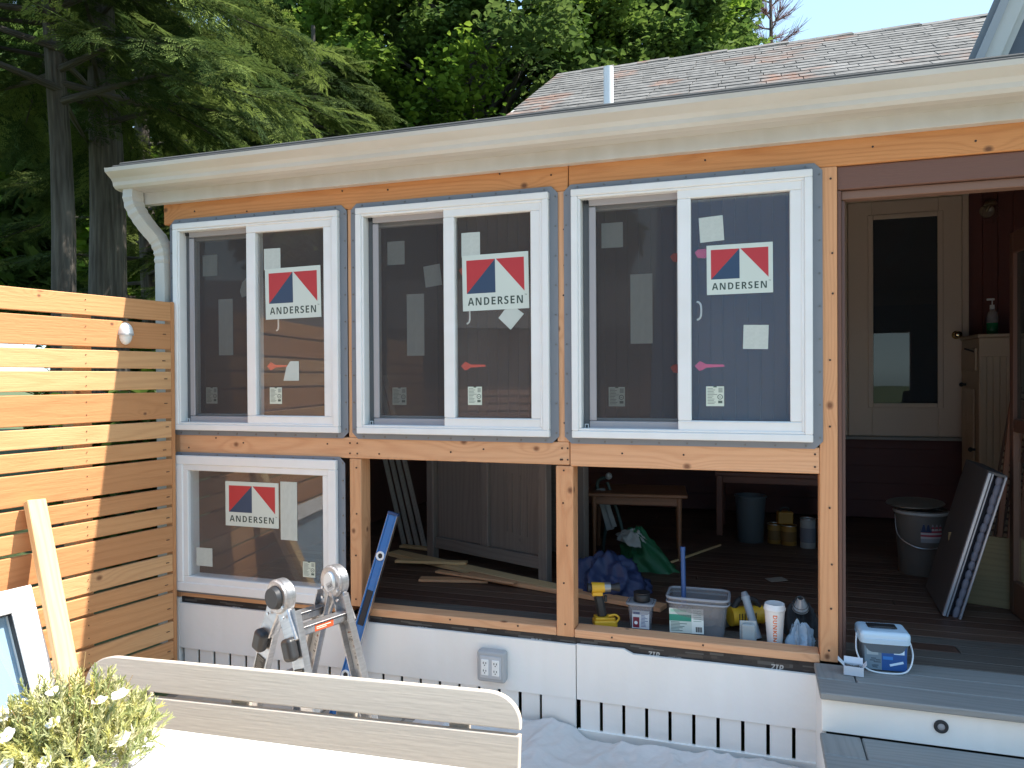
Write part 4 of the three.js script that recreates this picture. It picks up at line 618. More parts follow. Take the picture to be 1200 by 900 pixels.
{ const o = thing('storage_tub', 'open clear plastic tub with a green and white label, blue handle sticking out', 'tub', [-0.24, 0.45, -0.225], 0.0);
  const tb = print(256, 192, (x, W, Hh) => { x.fillStyle = '#cfd8d0'; x.fillRect(0, 0, W, Hh); x.fillStyle = '#2f8f78'; x.fillRect(0, 48, 165, 52); x.fillStyle = '#9fd0b8'; x.fillRect(10, 10, 120, 18); x.fillStyle = '#4d6a60'; for (let k = 0; k < 7; k++) x.fillRect(10, 106 + k * 11, 60 + 70 * hash(k, 1, 8), 5); x.fillStyle = '#e6ebe6'; x.fillRect(168, 0, 88, Hh); x.fillStyle = '#333'; for (let k = 0; k < 12; k++) x.fillRect(196 + k * 4, 140, 2 + 2 * hash(k, 2, 8), 40); x.fillStyle = '#78958a'; for (let k = 0; k < 6; k++) x.fillRect(180, 14 + k * 16, 60, 4); });
  add(o, 'tub_body', taperBox(0.225, 0.15, 0.258, 0.175, 0.165), clearP(0.30, 0.31, 0.34, 0.36));
  add(o, 'rim', merge([rimBox(0.262, 0.18, 0.165, 0.006), rimBox(0.266, 0.184, 0.145, 0.004)]), clearP(0.45, 0.47, 0.52, 0.6));
  add(o, 'label', new THREE.PlaneGeometry(0.145, 0.105), tb, -0.045, 0.068, 0.0825, -0.075, 0.02, 0.03);
  const l = []; for (let k = 0; k < 16; k++) l.push(new RoundedBoxGeometry(rr(.03, .07), rr(.02, .05), rr(.03, .05), 1, .006).rotateY(rr(0, 3)).rotateX(rr(-.5, .5)).translate(rr(-.08, .08), rr(.02, .10), rr(-.05, .04))); stuff(add(o, 'contents', merge(l), std(0.16, 0.16, 0.17, 0.7))); }
{ const g = merge([cyl(0.010, 0.011, 0.27, 14).translate(0, 0.135, 0), cyl(0.0115, 0.0115, 0.02, 14).translate(0, 0.27, 0), cbox(0.05, 0.09, 0.004).translate(0, -0.03, 0)]);
  const m = tag(meshOf('scraper', g, phys(0.03, 0.09, 0.26, 0.4), scene), 'blue tool handle standing upright in the clear plastic tub', 'hand tool'); m.position.set(-0.302, 0.54, -0.22); m.rotation.set(-0.05, 0, 0.02); }
{ const o = thing('putty_tub', 'small clear tub with printed label between drill and large plastic tub', 'tub', [-0.488, 0.45, -0.195]);
  const tb = print(160, 160, (x, W, Hh) => { x.fillStyle = '#c9ccd0'; x.fillRect(0, 0, W, Hh); x.fillStyle = '#7b2437'; x.fillRect(8, 60, 60, 92); x.fillStyle = '#23407c'; x.fillRect(8, 14, 62, 20); x.fillStyle = '#394c7c'; for (let k = 0; k < 9; k++) x.fillRect(84, 40 + k * 12, 30 + 36 * hash(k, 1, 9), 5); x.fillStyle = '#e8e8ea'; x.beginPath(); x.arc(36, 110, 16, 0, 7); x.fill(); });
  add(o, 'tub_body', taperBox(0.088, 0.075, 0.112, 0.095, 0.118), clearP(0.30, 0.31, 0.36, 0.42)); add(o, 'rim', rimBox(0.118, 0.10, 0.118, 0.006), clearP(0.36, 0.38, 0.42, 0.6)); add(o, 'lid', cbox(0.105, 0.004, 0.09), clearP(0.36, 0.38, 0.42, 0.6), 0, 0.12, 0);
  add(o, 'label', new THREE.PlaneGeometry(0.075, 0.078), tb, 0.004, 0.052, 0.0455, -0.085, 0, 0); }
{ const o = thing('tape_roll', 'black roll of tape lying on the small clear tub', 'tape', [-0.485, 0.573, -0.195]); add(o, 'roll', merge([lathe([[0.018, 0], [0.036, 0], [0.036, 0.032], [0.018, 0.032], [0.018, 0]], 28), cyl(0.037, 0.037, 0.004, 28).translate(0, 0.038, 0)]), black); add(o, 'core', lathe([[0.015, 0], [0.0178, 0], [0.0178, 0.033], [0.015, 0.033]], 24), std(0.35, 0.27, 0.18, 0.8)); }
const toolYellow = phys(0.72, 0.40, 0.025, 0.45), toolBlack = std(0.025, 0.025, 0.026, 0.6);
{ const o = thing('cordless_drill', 'yellow and black cordless drill standing on its battery beside the centre post', 'drill', [-0.655, 0.45, -0.16], 0.35);
  add(o, 'battery', merge([new RoundedBoxGeometry(0.105, 0.034, 0.07, 3, 0.008).translate(0.008, 0.02, 0), new RoundedBoxGeometry(0.09, 0.014, 0.06, 2, 0.005).translate(0.006, 0.043, 0)]), toolYellow);
  add(o, 'battery_base', new RoundedBoxGeometry(0.1, 0.012, 0.066, 2, 0.004), toolBlack, 0.008, 0.006, 0);
  add(o, 'belt_clip', tube([[0.055, 0.03, 0.034], [0.066, 0.05, 0.034], [0.05, 0.064, 0.034], [0.02, 0.06, 0.034]], 0.005), toolYellow);
  add(o, 'handle', merge([bar([-0.002, 0.045, 0], [-0.022, 0.145, 0], 0.042, 0.036, 0.01)]), toolBlack);
  add(o, 'motor_housing', merge([cyl(0.025, 0.022, 0.058, 24).rotateZ(Math.PI / 2).translate(-0.022, 0.178, 0), new RoundedBoxGeometry(0.05, 0.02, 0.03, 2, 0.006).translate(-0.026, 0.152, 0)]), toolYellow);
  add(o, 'trigger', cbox(0.014, 0.028, 0.016), toolBlack, 0.012, 0.128, 0); add(o, 'rear_cap', cyl(0.021, 0.018, 0.018, 24).rotateZ(Math.PI / 2), toolBlack, -0.06, 0.178, 0);
  add(o, 'gear_case', cyl(0.022, 0.021, 0.028, 24).rotateZ(Math.PI / 2), std(0.3, 0.31, 0.32, 0.4, { metalness: 0.6 }), 0.02, 0.179, 0); add(o, 'chuck', cyl(0.012, 0.021, 0.042, 20).rotateZ(Math.PI / 2).rotateY(Math.PI).rotateY(Math.PI), toolBlack, 0.054, 0.179, 0); }
{ const o = thing('power_saw', 'yellow power tool lying behind the paper coffee cup', 'power tool', [-0.05, 0.45, -0.30], 0.5);
  add(o, 'motor', merge([cyl(0.042, 0.04, 0.13, 24).rotateZ(Math.PI / 2).translate(0, 0.066, 0), cyl(0.035, 0.042, 0.02, 24).rotateZ(Math.PI / 2).translate(0.075, 0.066, 0)]), toolYellow);
  add(o, 'grip', tube([[-0.05, 0.1, 0], [-0.02, 0.135, 0], [0.05, 0.13, 0], [0.08, 0.09, 0]], 0.014, 24, 10), toolBlack); add(o, 'guard', cyl(0.06, 0.06, 0.02, 28).rotateX(Math.PI / 2), darkSteel, -0.07, 0.062, -0.05);
  const v = []; for (let k = 0; k < 7; k++) v.push(cbox(0.004, 0.04, 0.002).translate(-0.04 + k * 0.013, 0.068, 0.042)); stuff(add(o, 'vent_slots', merge(v), toolBlack)); }
{ const o = thing('sealant_tube', 'grey sealant tube leaning at a slant beside the paper coffee cup', 'tube', [0.012, 0.45, -0.19]); const g = new THREE.Group(); g.name = 'cartridge'; g.rotation.set(-0.35, 0, 0.30); o.add(g);
  add(g, 'tube_body', merge([cyl(0.017, 0.017, 0.17, 20).translate(0, 0.09, 0), cyl(0.019, 0.019, 0.012, 20).translate(0, 0.178, 0)]), std(0.32, 0.37, 0.42, 0.4)); add(g, 'end_cap', cyl(0.012, 0.017, 0.02, 18).translate(0, 0.194, 0), std(0.2, 0.23, 0.27, 0.5)); }
{ const o = thing('blister_pack', 'clear plastic packaging standing left of the paper coffee cup', 'packaging', [-0.028, 0.45, -0.125], 0.15); add(o, 'shell', merge([new RoundedBoxGeometry(0.055, 0.085, 0.02, 2, 0.008).translate(0, 0.043, 0), cbox(0.068, 0.095, 0.002).translate(0, 0.048, -0.011)]), clearP(0.5, 0.58, 0.62, 0.6)); add(o, 'insert', cbox(0.05, 0.04, 0.008), std(0.35, 0.42, 0.45, 0.6), 0, 0.03, 0); }
function crumple(n, name, label, cat, mat, sx, sy, sz, p, s, fr = 2.2, amp = 0.5, turn = 0) {
  const g = new THREE.SphereGeometry(1, 64, 40), q = g.attributes.position, v = new THREE.Vector3();
  for (let i = 0; i < q.count; i++) { v.fromBufferAttribute(q, i); const a = 1 - amp + amp * (Math.pow(1 - Math.abs(2 * vn(v.x * fr + 20, v.y * fr + v.z * fr * 1.3 + 20, 999, 999, s) - 1), 1.5) + 0.5 * vn(v.x * fr * 2.3 + 50, v.z * fr * 2.3 + v.y * 3 + 50, 999, 999, s + 3) + 0.22 * Math.pow(1 - Math.abs(2 * vn(v.x * fr * 3.1 + v.y * 4 + 70, v.z * fr * 3.1 - v.y * 3 + 70, 999, 999, s + 6) - 1), 2)); q.setXYZ(i, v.x * a * sx, Math.max(v.y, -0.02) * a * sy, v.z * a * sz); }
  g.computeVertexNormals(); const m = tag(meshOf(name, g, mat, scene), label, cat); m.position.set(...p); m.rotation.y = turn; return m; }
crumple(5, 'crumpled_wrapper', 'crumpled pale blue paper beside the corner post inside the porch', 'paper', std(0.45, 0.58, 0.70, 0.8, { side: THREE.DoubleSide }), 0.05, 0.085, 0.045, [0.178, 0.45, -0.17], 11, 2.6, 0.6);
crumple(5, 'tarp', 'crumpled blue tarp heaped on the porch floor behind the drill', 'tarp', phys(0.03, 0.048, 0.13, 0.55), 0.20, 0.17, 0.19, [-0.74, 0.45, -0.76], 21, 2.4, 0.5);
crumple(5, 'tool_bag', 'dark tool bag in the bottom right corner of the porch opening', 'bag', std(0.03, 0.03, 0.034, 0.8), 0.075, 0.14, 0.08, [0.185, 0.45, -0.32], 31, 2.0, 0.4);
{ const o = thing('shop_light', 'small silver lamp head sticking out of the dark tool bag', 'lamp', [0.185, 0.585, -0.27]); add(o, 'head', merge([lathe([[0.012, 0.05], [0.018, 0.03], [0.032, 0.0], [0.034, -0.012]], 24).rotateX(0.5)]), std(0.6, 0.62, 0.66, 0.35, { metalness: 0.5, side: THREE.DoubleSide })); const r = []; for (let k = 0; k < 4; k++) r.push(new THREE.TorusGeometry(0.02 + k * 0.004, 0.002, 6, 20).rotateX(1.5708 + 0.5).translate(0, 0.03 - k * 0.011, -0.006 * k * -0.3)); stuff(add(o, 'ribs', merge(r), darkSteel)); }
{ const o = thing('green_sack', 'green bag with white top slumped on the porch floor behind the blue tarp', 'bag', [-0.66, 0.45, -1.32], -0.5);
  const blob = (sx, sy, sz, sd, lean) => { const g = new THREE.SphereGeometry(1, 48, 30), q = g.attributes.position, v = new THREE.Vector3(); for (let i = 0; i < q.count; i++) { v.fromBufferAttribute(q, i); const a = 0.62 + 0.3 * Math.pow(1 - Math.abs(2 * vn(v.x * 2.4 + v.y + 20, v.z * 2.4 - v.y * 1.5 + 20, 99, 99, sd) - 1), 1.6) + 0.16 * vn(v.x * 6 + 40, v.z * 6 + v.y * 5 + 40, 99, 99, sd + 2); const y = Math.max(v.y, -0.1) * a * sy; q.setXYZ(i, v.x * a * sx * (1 - 0.45 * Math.max(0, v.y)) - lean * y, y, v.z * a * sz * (1 - 0.4 * Math.max(0, v.y))); } g.computeVertexNormals(); return g; };
  add(o, 'sack', blob(0.22, 0.24, 0.15, 41, 0.35), phys(0.018, 0.12, 0.05, 0.5), 0.05, 0.0, 0); add(o, 'white_top', blob(0.12, 0.075, 0.09, 47, -0.2), std(0.36, 0.37, 0.35, 0.6), -0.03, 0.15, 0.03, 0, 0, -0.2); }
// lumber on the floor
const lumberSpots = [[-2.2, -1.12, -0.95, -0.62, 0.09, 0.025, 'long pale board lying on the porch floor in front of the grey sideboard'], [-1.55, -0.78, -0.42, -0.47, 0.085, 0.022, 'long board on the porch floor running behind the centre post'], [-2.05, -0.86, -1.62, -0.93, 0.05, 0.016, 'short crossed strip lying over the long pale board'], [-1.78, -0.62, -1.40, -0.70, 0.07, 0.014, 'short scrap board lying nearest the sill'], [-2.25, -1.33, -1.98, -1.30, 0.05, 0.016, 'short strip of wood near the leaning white mouldings'], [-1.72, -0.72, -1.22, -0.62, 0.04, 0.012, 'thin splintered strip beside the long pale board'], [-0.59, -1.18, -0.22, -1.97, 0.014, 0.012, 'thin stick lying behind the clear plastic tub']];
lumberSpots.forEach(([x0, z0, x1, z1, w, h, label], k) => { const L = Math.hypot(x1 - x0, z1 - z0), m = tag(meshOf(k === 6 ? 'stick' : 'lumber', cbox(L, h, w, 0.002), k % 2 ? firPale : pine, scene), label, k === 6 ? 'stick' : 'board'); m.position.set((x0 + x1) / 2, 0.4605 + h / 2 + (k === 2 ? 0.026 : k === 1 ? 0.001 : k === 5 ? 0.024 : 0) - 0.008, (z0 + z1) / 2); m.rotation.y = -Math.atan2(z1 - z0, x1 - x0); });
{ const m = tag(meshOf('paper_sheet', cbox(0.10, 0.001, 0.07, 0.0003), std(0.35, 0.29, 0.24, 0.9), scene), 'small pale paper scrap alone on the dark porch floor', 'paper'); m.position.set(0.112, 0.455, -1.2); m.rotation.set(0.02, 0.5, 0.03); }
// furniture in the porch
{ const turn = -Math.atan2(0.36, 0.87), o = thing('sideboard', 'grey painted wooden sideboard with panelled front inside the porch', 'sideboard', [-1.515, 0.45, -0.91], turn); const m = new THREE.MeshStandardMaterial({ map: woodTex([0.19, 0.16, 0.145], [0.13, 0.108, 0.096], [0.1, 0.09, 0.08], 3, 821), roughness: 0.6 }), Wd = 0.95;
  for (const x of [-Wd / 2 + 0.03, Wd / 2 - 0.03]) { add(o, 'leg', cbox(0.06, 0.85, 0.05, 0.004), m, x, 0.425, -0.025); add(o, 'leg', cbox(0.06, 0.85, 0.05, 0.004), m, x, 0.425, -0.38); }
  add(o, 'top', cbox(Wd + 0.04, 0.03, 0.45, 0.006), m, 0, 0.865, -0.2); add(o, 'rail', cbox(Wd - 0.12, 0.07, 0.03, 0.004), m, 0, 0.11, -0.03); add(o, 'rail', cbox(Wd - 0.12, 0.16, 0.03, 0.004), m, 0, 0.765, -0.03); add(o, 'centre_stile', cbox(0.06, 0.54, 0.03, 0.004), m, 0, 0.415, -0.03);
  for (const x of [-0.22, 0.22]) add(o, 'panel', cbox(0.38, 0.54, 0.014, 0.003), m, x, 0.415, -0.045); const gr = cbox(0.006, 0.34, 0.006, 0.001); for (const x of [0.16, 0.2, 0.26, 0.31]) add(o, 'groove_strip', gr, m, x, 0.42 - 0.1 * (x - 0.16), -0.036); add(o, 'back', cbox(Wd - 0.1, 0.76, 0.02, 0.003), m, 0, 0.46, -0.39); }
{ const spots = [0, 1, 2, 3], base = thing('moulding_strip', 'leftmost of four grey-white moulding strips leaning in the porch corner', 'moulding', [-2.262, 0.455, -1.4], 0, 'mouldings leaning in the porch');
  const g = bar([0, 0, 0], [-0.42, 1.15, -0.25], 0.034, 0.016, 0.004); add(base, 'strip', g, std(0.30, 0.275, 0.245, 0.6)); add(base, 'bead', bar([0.004, 0, 0.010], [-0.416, 1.15, -0.24], 0.010, 0.008, 0.003), std(0.30, 0.275, 0.245, 0.6));
  ['second from left of four grey-white moulding strips leaning in the porch corner', 'third from left of four grey-white moulding strips leaning in the porch corner', 'rightmost of four grey-white moulding strips leaning in the porch corner'].forEach((l, k) => { const c = base.clone(); c.name = numbered('moulding_strip'); c.position.x += 0.058 * (k + 1); c.position.z += 0.015 * (k + 1); c.userData = { ...base.userData, label: l }; scene.add(c); }); }
{ const o = thing('side_table', 'small wooden table with slim legs deep inside the porch', 'table', [-0.72, 0.45, -1.62], 0.12); const m = wood([0.24, 0.105, 0.05], [0.15, 0.06, 0.03], [0.06, 0.02, 0.01], 0, 831, 0.5);
  add(o, 'tabletop', cbox(0.62, 0.022, 0.42, 0.005), m, 0, 0.40, 0); add(o, 'apron', cbox(0.54, 0.05, 0.02, 0.003), m, 0, 0.362, 0.17); add(o, 'apron', cbox(0.02, 0.05, 0.32, 0.003), m, 0.26, 0.362, 0); for (const x of [-0.26, 0.26]) for (const z of [-0.17, 0.17]) add(o, 'leg', cyl(0.018, 0.011, 0.39, 12).translate(0, 0.195, 0), m, x, 0, z); }
{ const o = thing('work_desk', 'dark reddish wooden desk at the back of the porch behind the grey bin', 'desk', [0.12, 0.45, -2.55]); const m = wood([0.22, 0.075, 0.04], [0.14, 0.045, 0.025], [0.06, 0.02, 0.01], 0, 841, 0.5);
  add(o, 'desktop', cbox(0.78, 0.03, 0.5, 0.005), m, 0, 0.44, 0); for (const x of [-0.36, 0.36]) for (const z of [-0.21, 0.21]) add(o, 'leg', cbox(0.045, 0.425, 0.045, 0.004), m, x, 0.2125, z); add(o, 'apron', cbox(0.68, 0.05, 0.02, 0.003), m, 0, 0.40, 0.21); }
{ const o = thing('waste_bin', 'grey plastic bin standing in front of the reddish desk', 'bin', [-0.03, 0.45, -2.20]); add(o, 'bin_body', lathe([[0, 0], [0.085, 0], [0.10, 0.30], [0.104, 0.305], [0.104, 0.315], [0.096, 0.315], [0.082, 0.01], [0, 0.01]], 32), std(0.08, 0.095, 0.105, 0.5)); add(o, 'rim', new THREE.TorusGeometry(0.103, 0.006, 8, 36).rotateX(1.5708), std(0.09, 0.105, 0.115, 0.5), 0, 0.31, 0); }
{ const can = (x, z, h, r, c, label) => { const o = thing('paint_can', label, 'can', [x, 0.45, z], 0, 'cans by the desk'); add(o, 'can_body', lathe([[0, 0], [r, 0], [r, h], [r * 0.92, h], [r * 0.9, h - 0.01], [0, h - 0.01]], 24), std(...c, 0.5)); add(o, 'rim', new THREE.TorusGeometry(r, 0.004, 6, 24).rotateX(1.5708), steel, 0, h, 0); add(o, 'label', new THREE.CylinderGeometry(r + 0.001, r + 0.001, h * 0.5, 24, 1, true), std(c[0] * 0.5, c[1] * 0.5, c[2] * 0.6, 0.7), 0, h * 0.45, 0); };
  can(0.125, -2.18, 0.13, 0.045, [0.26, 0.14, 0.03], 'yellow can on the floor under the desk, left of the white cans'); can(0.215, -2.16, 0.13, 0.05, [0.30, 0.15, 0.03], 'yellow can beside the white cans in the porch'); can(0.33, -2.1, 0.19, 0.048, [0.3, 0.3, 0.29], 'white can under the desk, nearest the corner post'); can(0.425, -2.12, 0.19, 0.03, [0.28, 0.28, 0.28], 'slim white can just left of the doorway post'); }
{ const o = thing('power_drill_box', 'small yellow case standing on top of a can under the desk', 'case', [0.19, 0.585, -2.17], 0.2); add(o, 'case_body', new RoundedBoxGeometry(0.10, 0.085, 0.07, 2, 0.012).translate(0, 0.0425, 0), std(0.3, 0.15, 0.02, 0.5)); add(o, 'handle', tube([[-0.03, 0.083, 0], [-0.02, 0.105, 0], [0.02, 0.105, 0], [0.03, 0.083, 0]], 0.006), toolBlack); }
{ const o = thing('folded_stroller', 'folded frame with dark tubes and grey cloth left of the small table', 'folding frame', [-0.93, 0.45, -1.55], 0.2); add(o, 'frame_tube', tube([[0, 0, 0], [0.02, 0.25, 0.02], [-0.03, 0.46, 0], [0.06, 0.5, 0.02]], 0.011), std(0.05, 0.08, 0.07, 0.5)); add(o, 'frame_tube', tube([[0.16, 0, 0.02], [0.1, 0.25, 0.03], [0.03, 0.46, 0.02]], 0.011), std(0.05, 0.08, 0.07, 0.5)); add(o, 'cloth', merge([bar([-0.02, 0.42, 0.03], [0.05, 0.16, 0.04], 0.05, 0.012), bar([0.0, 0.42, 0.035], [0.075, 0.18, 0.05], 0.03, 0.02)]), std(0.30, 0.29, 0.27, 0.9)); add(o, 'joint', new THREE.SphereGeometry(0.022, 12, 10), std(0.4, 0.4, 0.4, 0.4), 0.04, 0.5, 0.03); }
{ const o = thing('plastic_bucket', 'tall grey bucket with white rim and striped label behind the leaning slab', 'bucket', [0.905, 0.45, -1.62]); const lb = print(128, 128, (x, W, Hh) => { x.fillStyle = '#8d8f93'; x.fillRect(0, 0, W, Hh); for (let k = 0; k < 6; k++) { x.fillStyle = k % 2 ? '#b9b4b2' : '#a2414c'; x.fillRect(0, 24 + k * 13, W, 13); } x.fillStyle = '#2a3352'; x.fillRect(0, 10, 60, 50); });
  add(o, 'bucket_body', lathe([[0, 0], [0.115, 0], [0.134, 0.33], [0.137, 0.34], [0.137, 0.365], [0.130, 0.365], [0.112, 0.012], [0, 0.012]], 36), std(0.13, 0.115, 0.10, 0.5)); add(o, 'rim', new THREE.TorusGeometry(0.137, 0.009, 8, 40).rotateX(1.5708), std(0.4, 0.39, 0.37, 0.5), 0, 0.35, 0); add(o, 'label', new THREE.CylinderGeometry(0.132, 0.127, 0.11, 20, 1, true, -0.2, 0.9), lb, 0, 0.25, 0); add(o, 'wire_handle', tube([[-0.137, 0.33, 0.01], [-0.13, 0.22, 0.08], [-0.05, 0.17, 0.14], [0.05, 0.17, 0.14], [0.13, 0.22, 0.08], [0.137, 0.33, 0.01]], 0.003), steel); }
{ const o = thing('can_lid', 'round metal pan resting on top of the grey bucket', 'lid', [0.875, 0.826, -1.62]); add(o, 'pan', lathe([[0, 0.0], [0.11, 0.0], [0.145, 0.018], [0.152, 0.02], [0.147, 0.026], [0.108, 0.008], [0, 0.008]], 36), std(0.28, 0.25, 0.21, 0.35, { metalness: 0.6 }), 0, 0, 0, 0.05, 0, 0.04); }
{ const o = thing('leaning_slab', 'thick grey slab with a metal frame leaning inside the doorway', 'panel', [0.862, 0.45, -0.76]); const g = new THREE.Group(); g.name = 'slab_unit'; g.rotation.set(0, -0.06, -0.268); o.add(g); const gm = std(0.085, 0.076, 0.074, 0.6, { bumpMap: noiseBump, bumpScale: 0.001 });
  add(g, 'face_panel', cbox(0.012, 0.70, 0.50, 0.002), gm, -0.031, 0.35, -0.25); add(g, 'face_panel', cbox(0.010, 0.70, 0.50, 0.002), gm, 0.040, 0.35, -0.25); add(g, 'edge_rail', cbox(0.014, 0.70, 0.016, 0.002), std(0.4, 0.4, 0.44, 0.35, { metalness: 0.5 }), -0.028, 0.35, 0.004); add(g, 'edge_rail', cbox(0.008, 0.70, 0.012, 0.002), std(0.34, 0.34, 0.38, 0.35, { metalness: 0.5 }), -0.014, 0.35, 0.003); add(g, 'edge_rail', cbox(0.010, 0.70, 0.014, 0.002), std(0.36, 0.36, 0.40, 0.35, { metalness: 0.5 }), 0.038, 0.35, 0.003); add(g, 'end_rail', cbox(0.08, 0.014, 0.5, 0.002), gm, 0.004, 0.70, -0.25);
  add(g, 'slab_core', cbox(0.05, 0.68, 0.44, 0.002), std(0.03, 0.028, 0.035, 0.9), 0.004, 0.345, -0.26); for (let k = 0; k < 15; k++) add(g, 'packing_piece', new THREE.IcosahedronGeometry(0.019, 1).scale(0.8, 1.2 + hash(k, 1, 4), 0.6), std(0.20, 0.19, 0.23, 0.9), 0.021 + 0.006 * hash(k, 2, 4), 0.03 + k * 0.046, -0.022); }
{ const o = thing('linen_cabinet', 'cream beadboard cabinet with drawer and door at the back of the porch', 'cabinet', [1.72, 0.45, -3.04]); const m = std(0.52, 0.41, 0.29, 0.55, { bumpMap: woodBump, bumpScale: 0.0006 });
  add(o, 'carcass', cbox(0.45, 1.39, 0.46, 0.004), m, 0, 0.695, 0); add(o, 'top', cbox(0.48, 0.024, 0.50, 0.006), m, 0, 1.404, 0); const bg = cbox(0.036, 1.2, 0.008, 0.003); for (let k = 0; k < 11; k++) add(o, 'bead_board', bg, m, -0.2 + k * 0.04, 0.66, 0.233); const bs = cbox(0.008, 0.82, 0.036, 0.003); for (let k = 0; k < 8; k++) add(o, 'bead_board', bs, m, -0.238, 0.62, -0.14 + k * 0.04);
  add(o, 'drawer', cbox(0.014, 0.16, 0.36, 0.003), m, -0.231, 1.24, 0); add(o, 'drawer_gap', cbox(0.004, 0.012, 0.25, 0.001), black, -0.2385, 1.31, 0.03, 0.12, 0, 0); for (const [y, z] of [[1.06, -0.08], [0.6, 0.16]]) add(o, 'knob', merge([new THREE.SphereGeometry(0.016, 12, 10), cyl(0.006, 0.01, 0.03, 8).rotateZ(1.57).translate(0.015, 0, 0)]), black, -0.262, y, z); }
{ const o = thing('soap_bottle', 'pump bottle of green soap on the cream cabinet', 'bottle', [1.62, 1.866, -2.98]); add(o, 'liquid', lathe([[0, 0.002], [0.036, 0.002], [0.038, 0.085], [0, 0.085]], 24), phys(0.01, 0.16, 0.06, 0.2)); add(o, 'bottle', lathe([[0.036, 0.086], [0.038, 0.12], [0.03, 0.16], [0.014, 0.178], [0.014, 0.19]], 24), clearP(0.5, 0.5, 0.5, 0.35)); add(o, 'pump', merge([cyl(0.015, 0.016, 0.03, 16).translate(0, 0.2, 0), cyl(0.004, 0.004, 0.04, 8).translate(0, 0.23, 0), new RoundedBoxGeometry(0.05, 0.016, 0.018, 2, 0.006).translate(-0.01, 0.255, 0)]), std(0.7, 0.7, 0.7, 0.4)); }
{ const o = thing('lattice_panel', 'dark wooden lattice panel leaning in front of the cream cabinet', 'lattice', [1.32, 0.45, -2.1]); const g = new THREE.Group(); g.name = 'lattice_frame'; g.rotation.set(0, 0.15, -0.16); o.add(g); const m = wood([0.14, 0.075, 0.05], [0.08, 0.04, 0.03], [0.03, 0.02, 0.01], 0, 851); const a = cbox(0.014, 1.08, 0.006, 0.001), b = cbox(0.30, 0.014, 0.006, 0.001); for (let k = 0; k < 8; k++) add(g, 'lath', a, m, 0.02 + k * 0.04, 0.54, 0); for (let k = 0; k < 26; k++) add(g, 'lath', b, m, 0.16, 0.02 + k * 0.041, 0.007); }
{ const o = thing('wood_strip', 'thin reddish wood strip leaning beside the lattice', 'wood strip', [1.24, 0.45, -1.5], 0, 'reddish strips by the screen door'); add(o, 'strip', bar([0, 0, 0], [0.14, 0.98, -0.2], 0.026, 0.014), wood([0.30, 0.13, 0.075], [0.2, 0.08, 0.045], [0.1, 0.04, 0.02], 0, 861));
  ['second reddish wood strip, nearer the screen door', 'third reddish wood strip, touching the screen door'].forEach((l, k) => { const c = o.clone(); c.name = numbered('wood_strip'); c.position.x += 0.035 * (k + 1); c.position.z += 0.05 * (k + 1); c.userData = { ...o.userData, label: l }; scene.add(c); }); }
{ const m = tag(meshOf('plywood_sheet', cbox(0.014, 0.34, 0.42, 0.002).translate(0, 0.17, 0), wood([0.30, 0.21, 0.10], [0.22, 0.15, 0.07], [0.1, 0.06, 0.03], 0, 871), scene), 'tan plywood offcut standing behind the leaning grey slab', 'plywood'); m.position.set(1.12, 0.45, -1.0); m.rotation.set(0, 1.25, -0.04); }

// ================================================================ BEHIND THE PHOTOGRAPHER (seen only in the panes)
{ const o = thing('brown_house', 'low brown clapboard house seen only as a reflection in the windows', 'house', [-6.2, 0, 9.5], -0.35); const m = std(0.42, 0.23, 0.18, 0.8), g = cbox(9.6, 0.16, 0.02, 0.003); for (let k = 0; k < 18; k++) add(o, 'clapboard', g, m, 0, 0.07 + k * 0.14, -0.02, 0.1, 0, 0); add(o, 'wall', cbox(9.5, 2.6, 4, 0.01), m, 0, 1.3, 2.02); add(o, 'roof', extr([[-0.4, 2.5], [2.0, 3.7], [4.4, 2.5]], 9.9).rotateY(-Math.PI / 2).translate(4.95, 0, 0), std(0.09, 0.085, 0.08, 0.9));
  for (const x of [-3.4]) { const w = add(o, 'window', merge(ring(1.0, 1.2, 0.08, 0, -0.05, -0.02)), vinyl, x, 1.5, -0.02); add(w, 'pane', cbox(0.86, 1.06, 0.01, 0.001), std(0.03, 0.035, 0.04, 0.1), 0, 0, -0.02); } }
{ const o = thing('blue_canopy', 'blue canvas screen seen only as a reflection in the window by the doorway', 'screen', [0.1, 0, 7.2]); const n = 30, g = new THREE.PlaneGeometry(2.9, 4.3, n, n), p = g.attributes.position; for (let i = 0; i < p.count; i++) { const x = p.getX(i), y = p.getY(i); p.setZ(i, 0.05 * Math.sin(x * 4 + 1) * (1 - (y + 2.15) / 4.3) + 0.03 * vn(x * 2 + 9, y + 9, 99, 99, 5)); } g.computeVertexNormals(); add(o, 'canvas', g, std(0.03, 0.19, 0.42, 0.7, { side: THREE.DoubleSide }), 0, 2.1, 0, 0.35, 0, 0); for (const x of [-1.45, 1.45]) add(o, 'pole', cyl(0.02, 0.02, 4.2, 12), steel, x, 2.1, 0.75); }
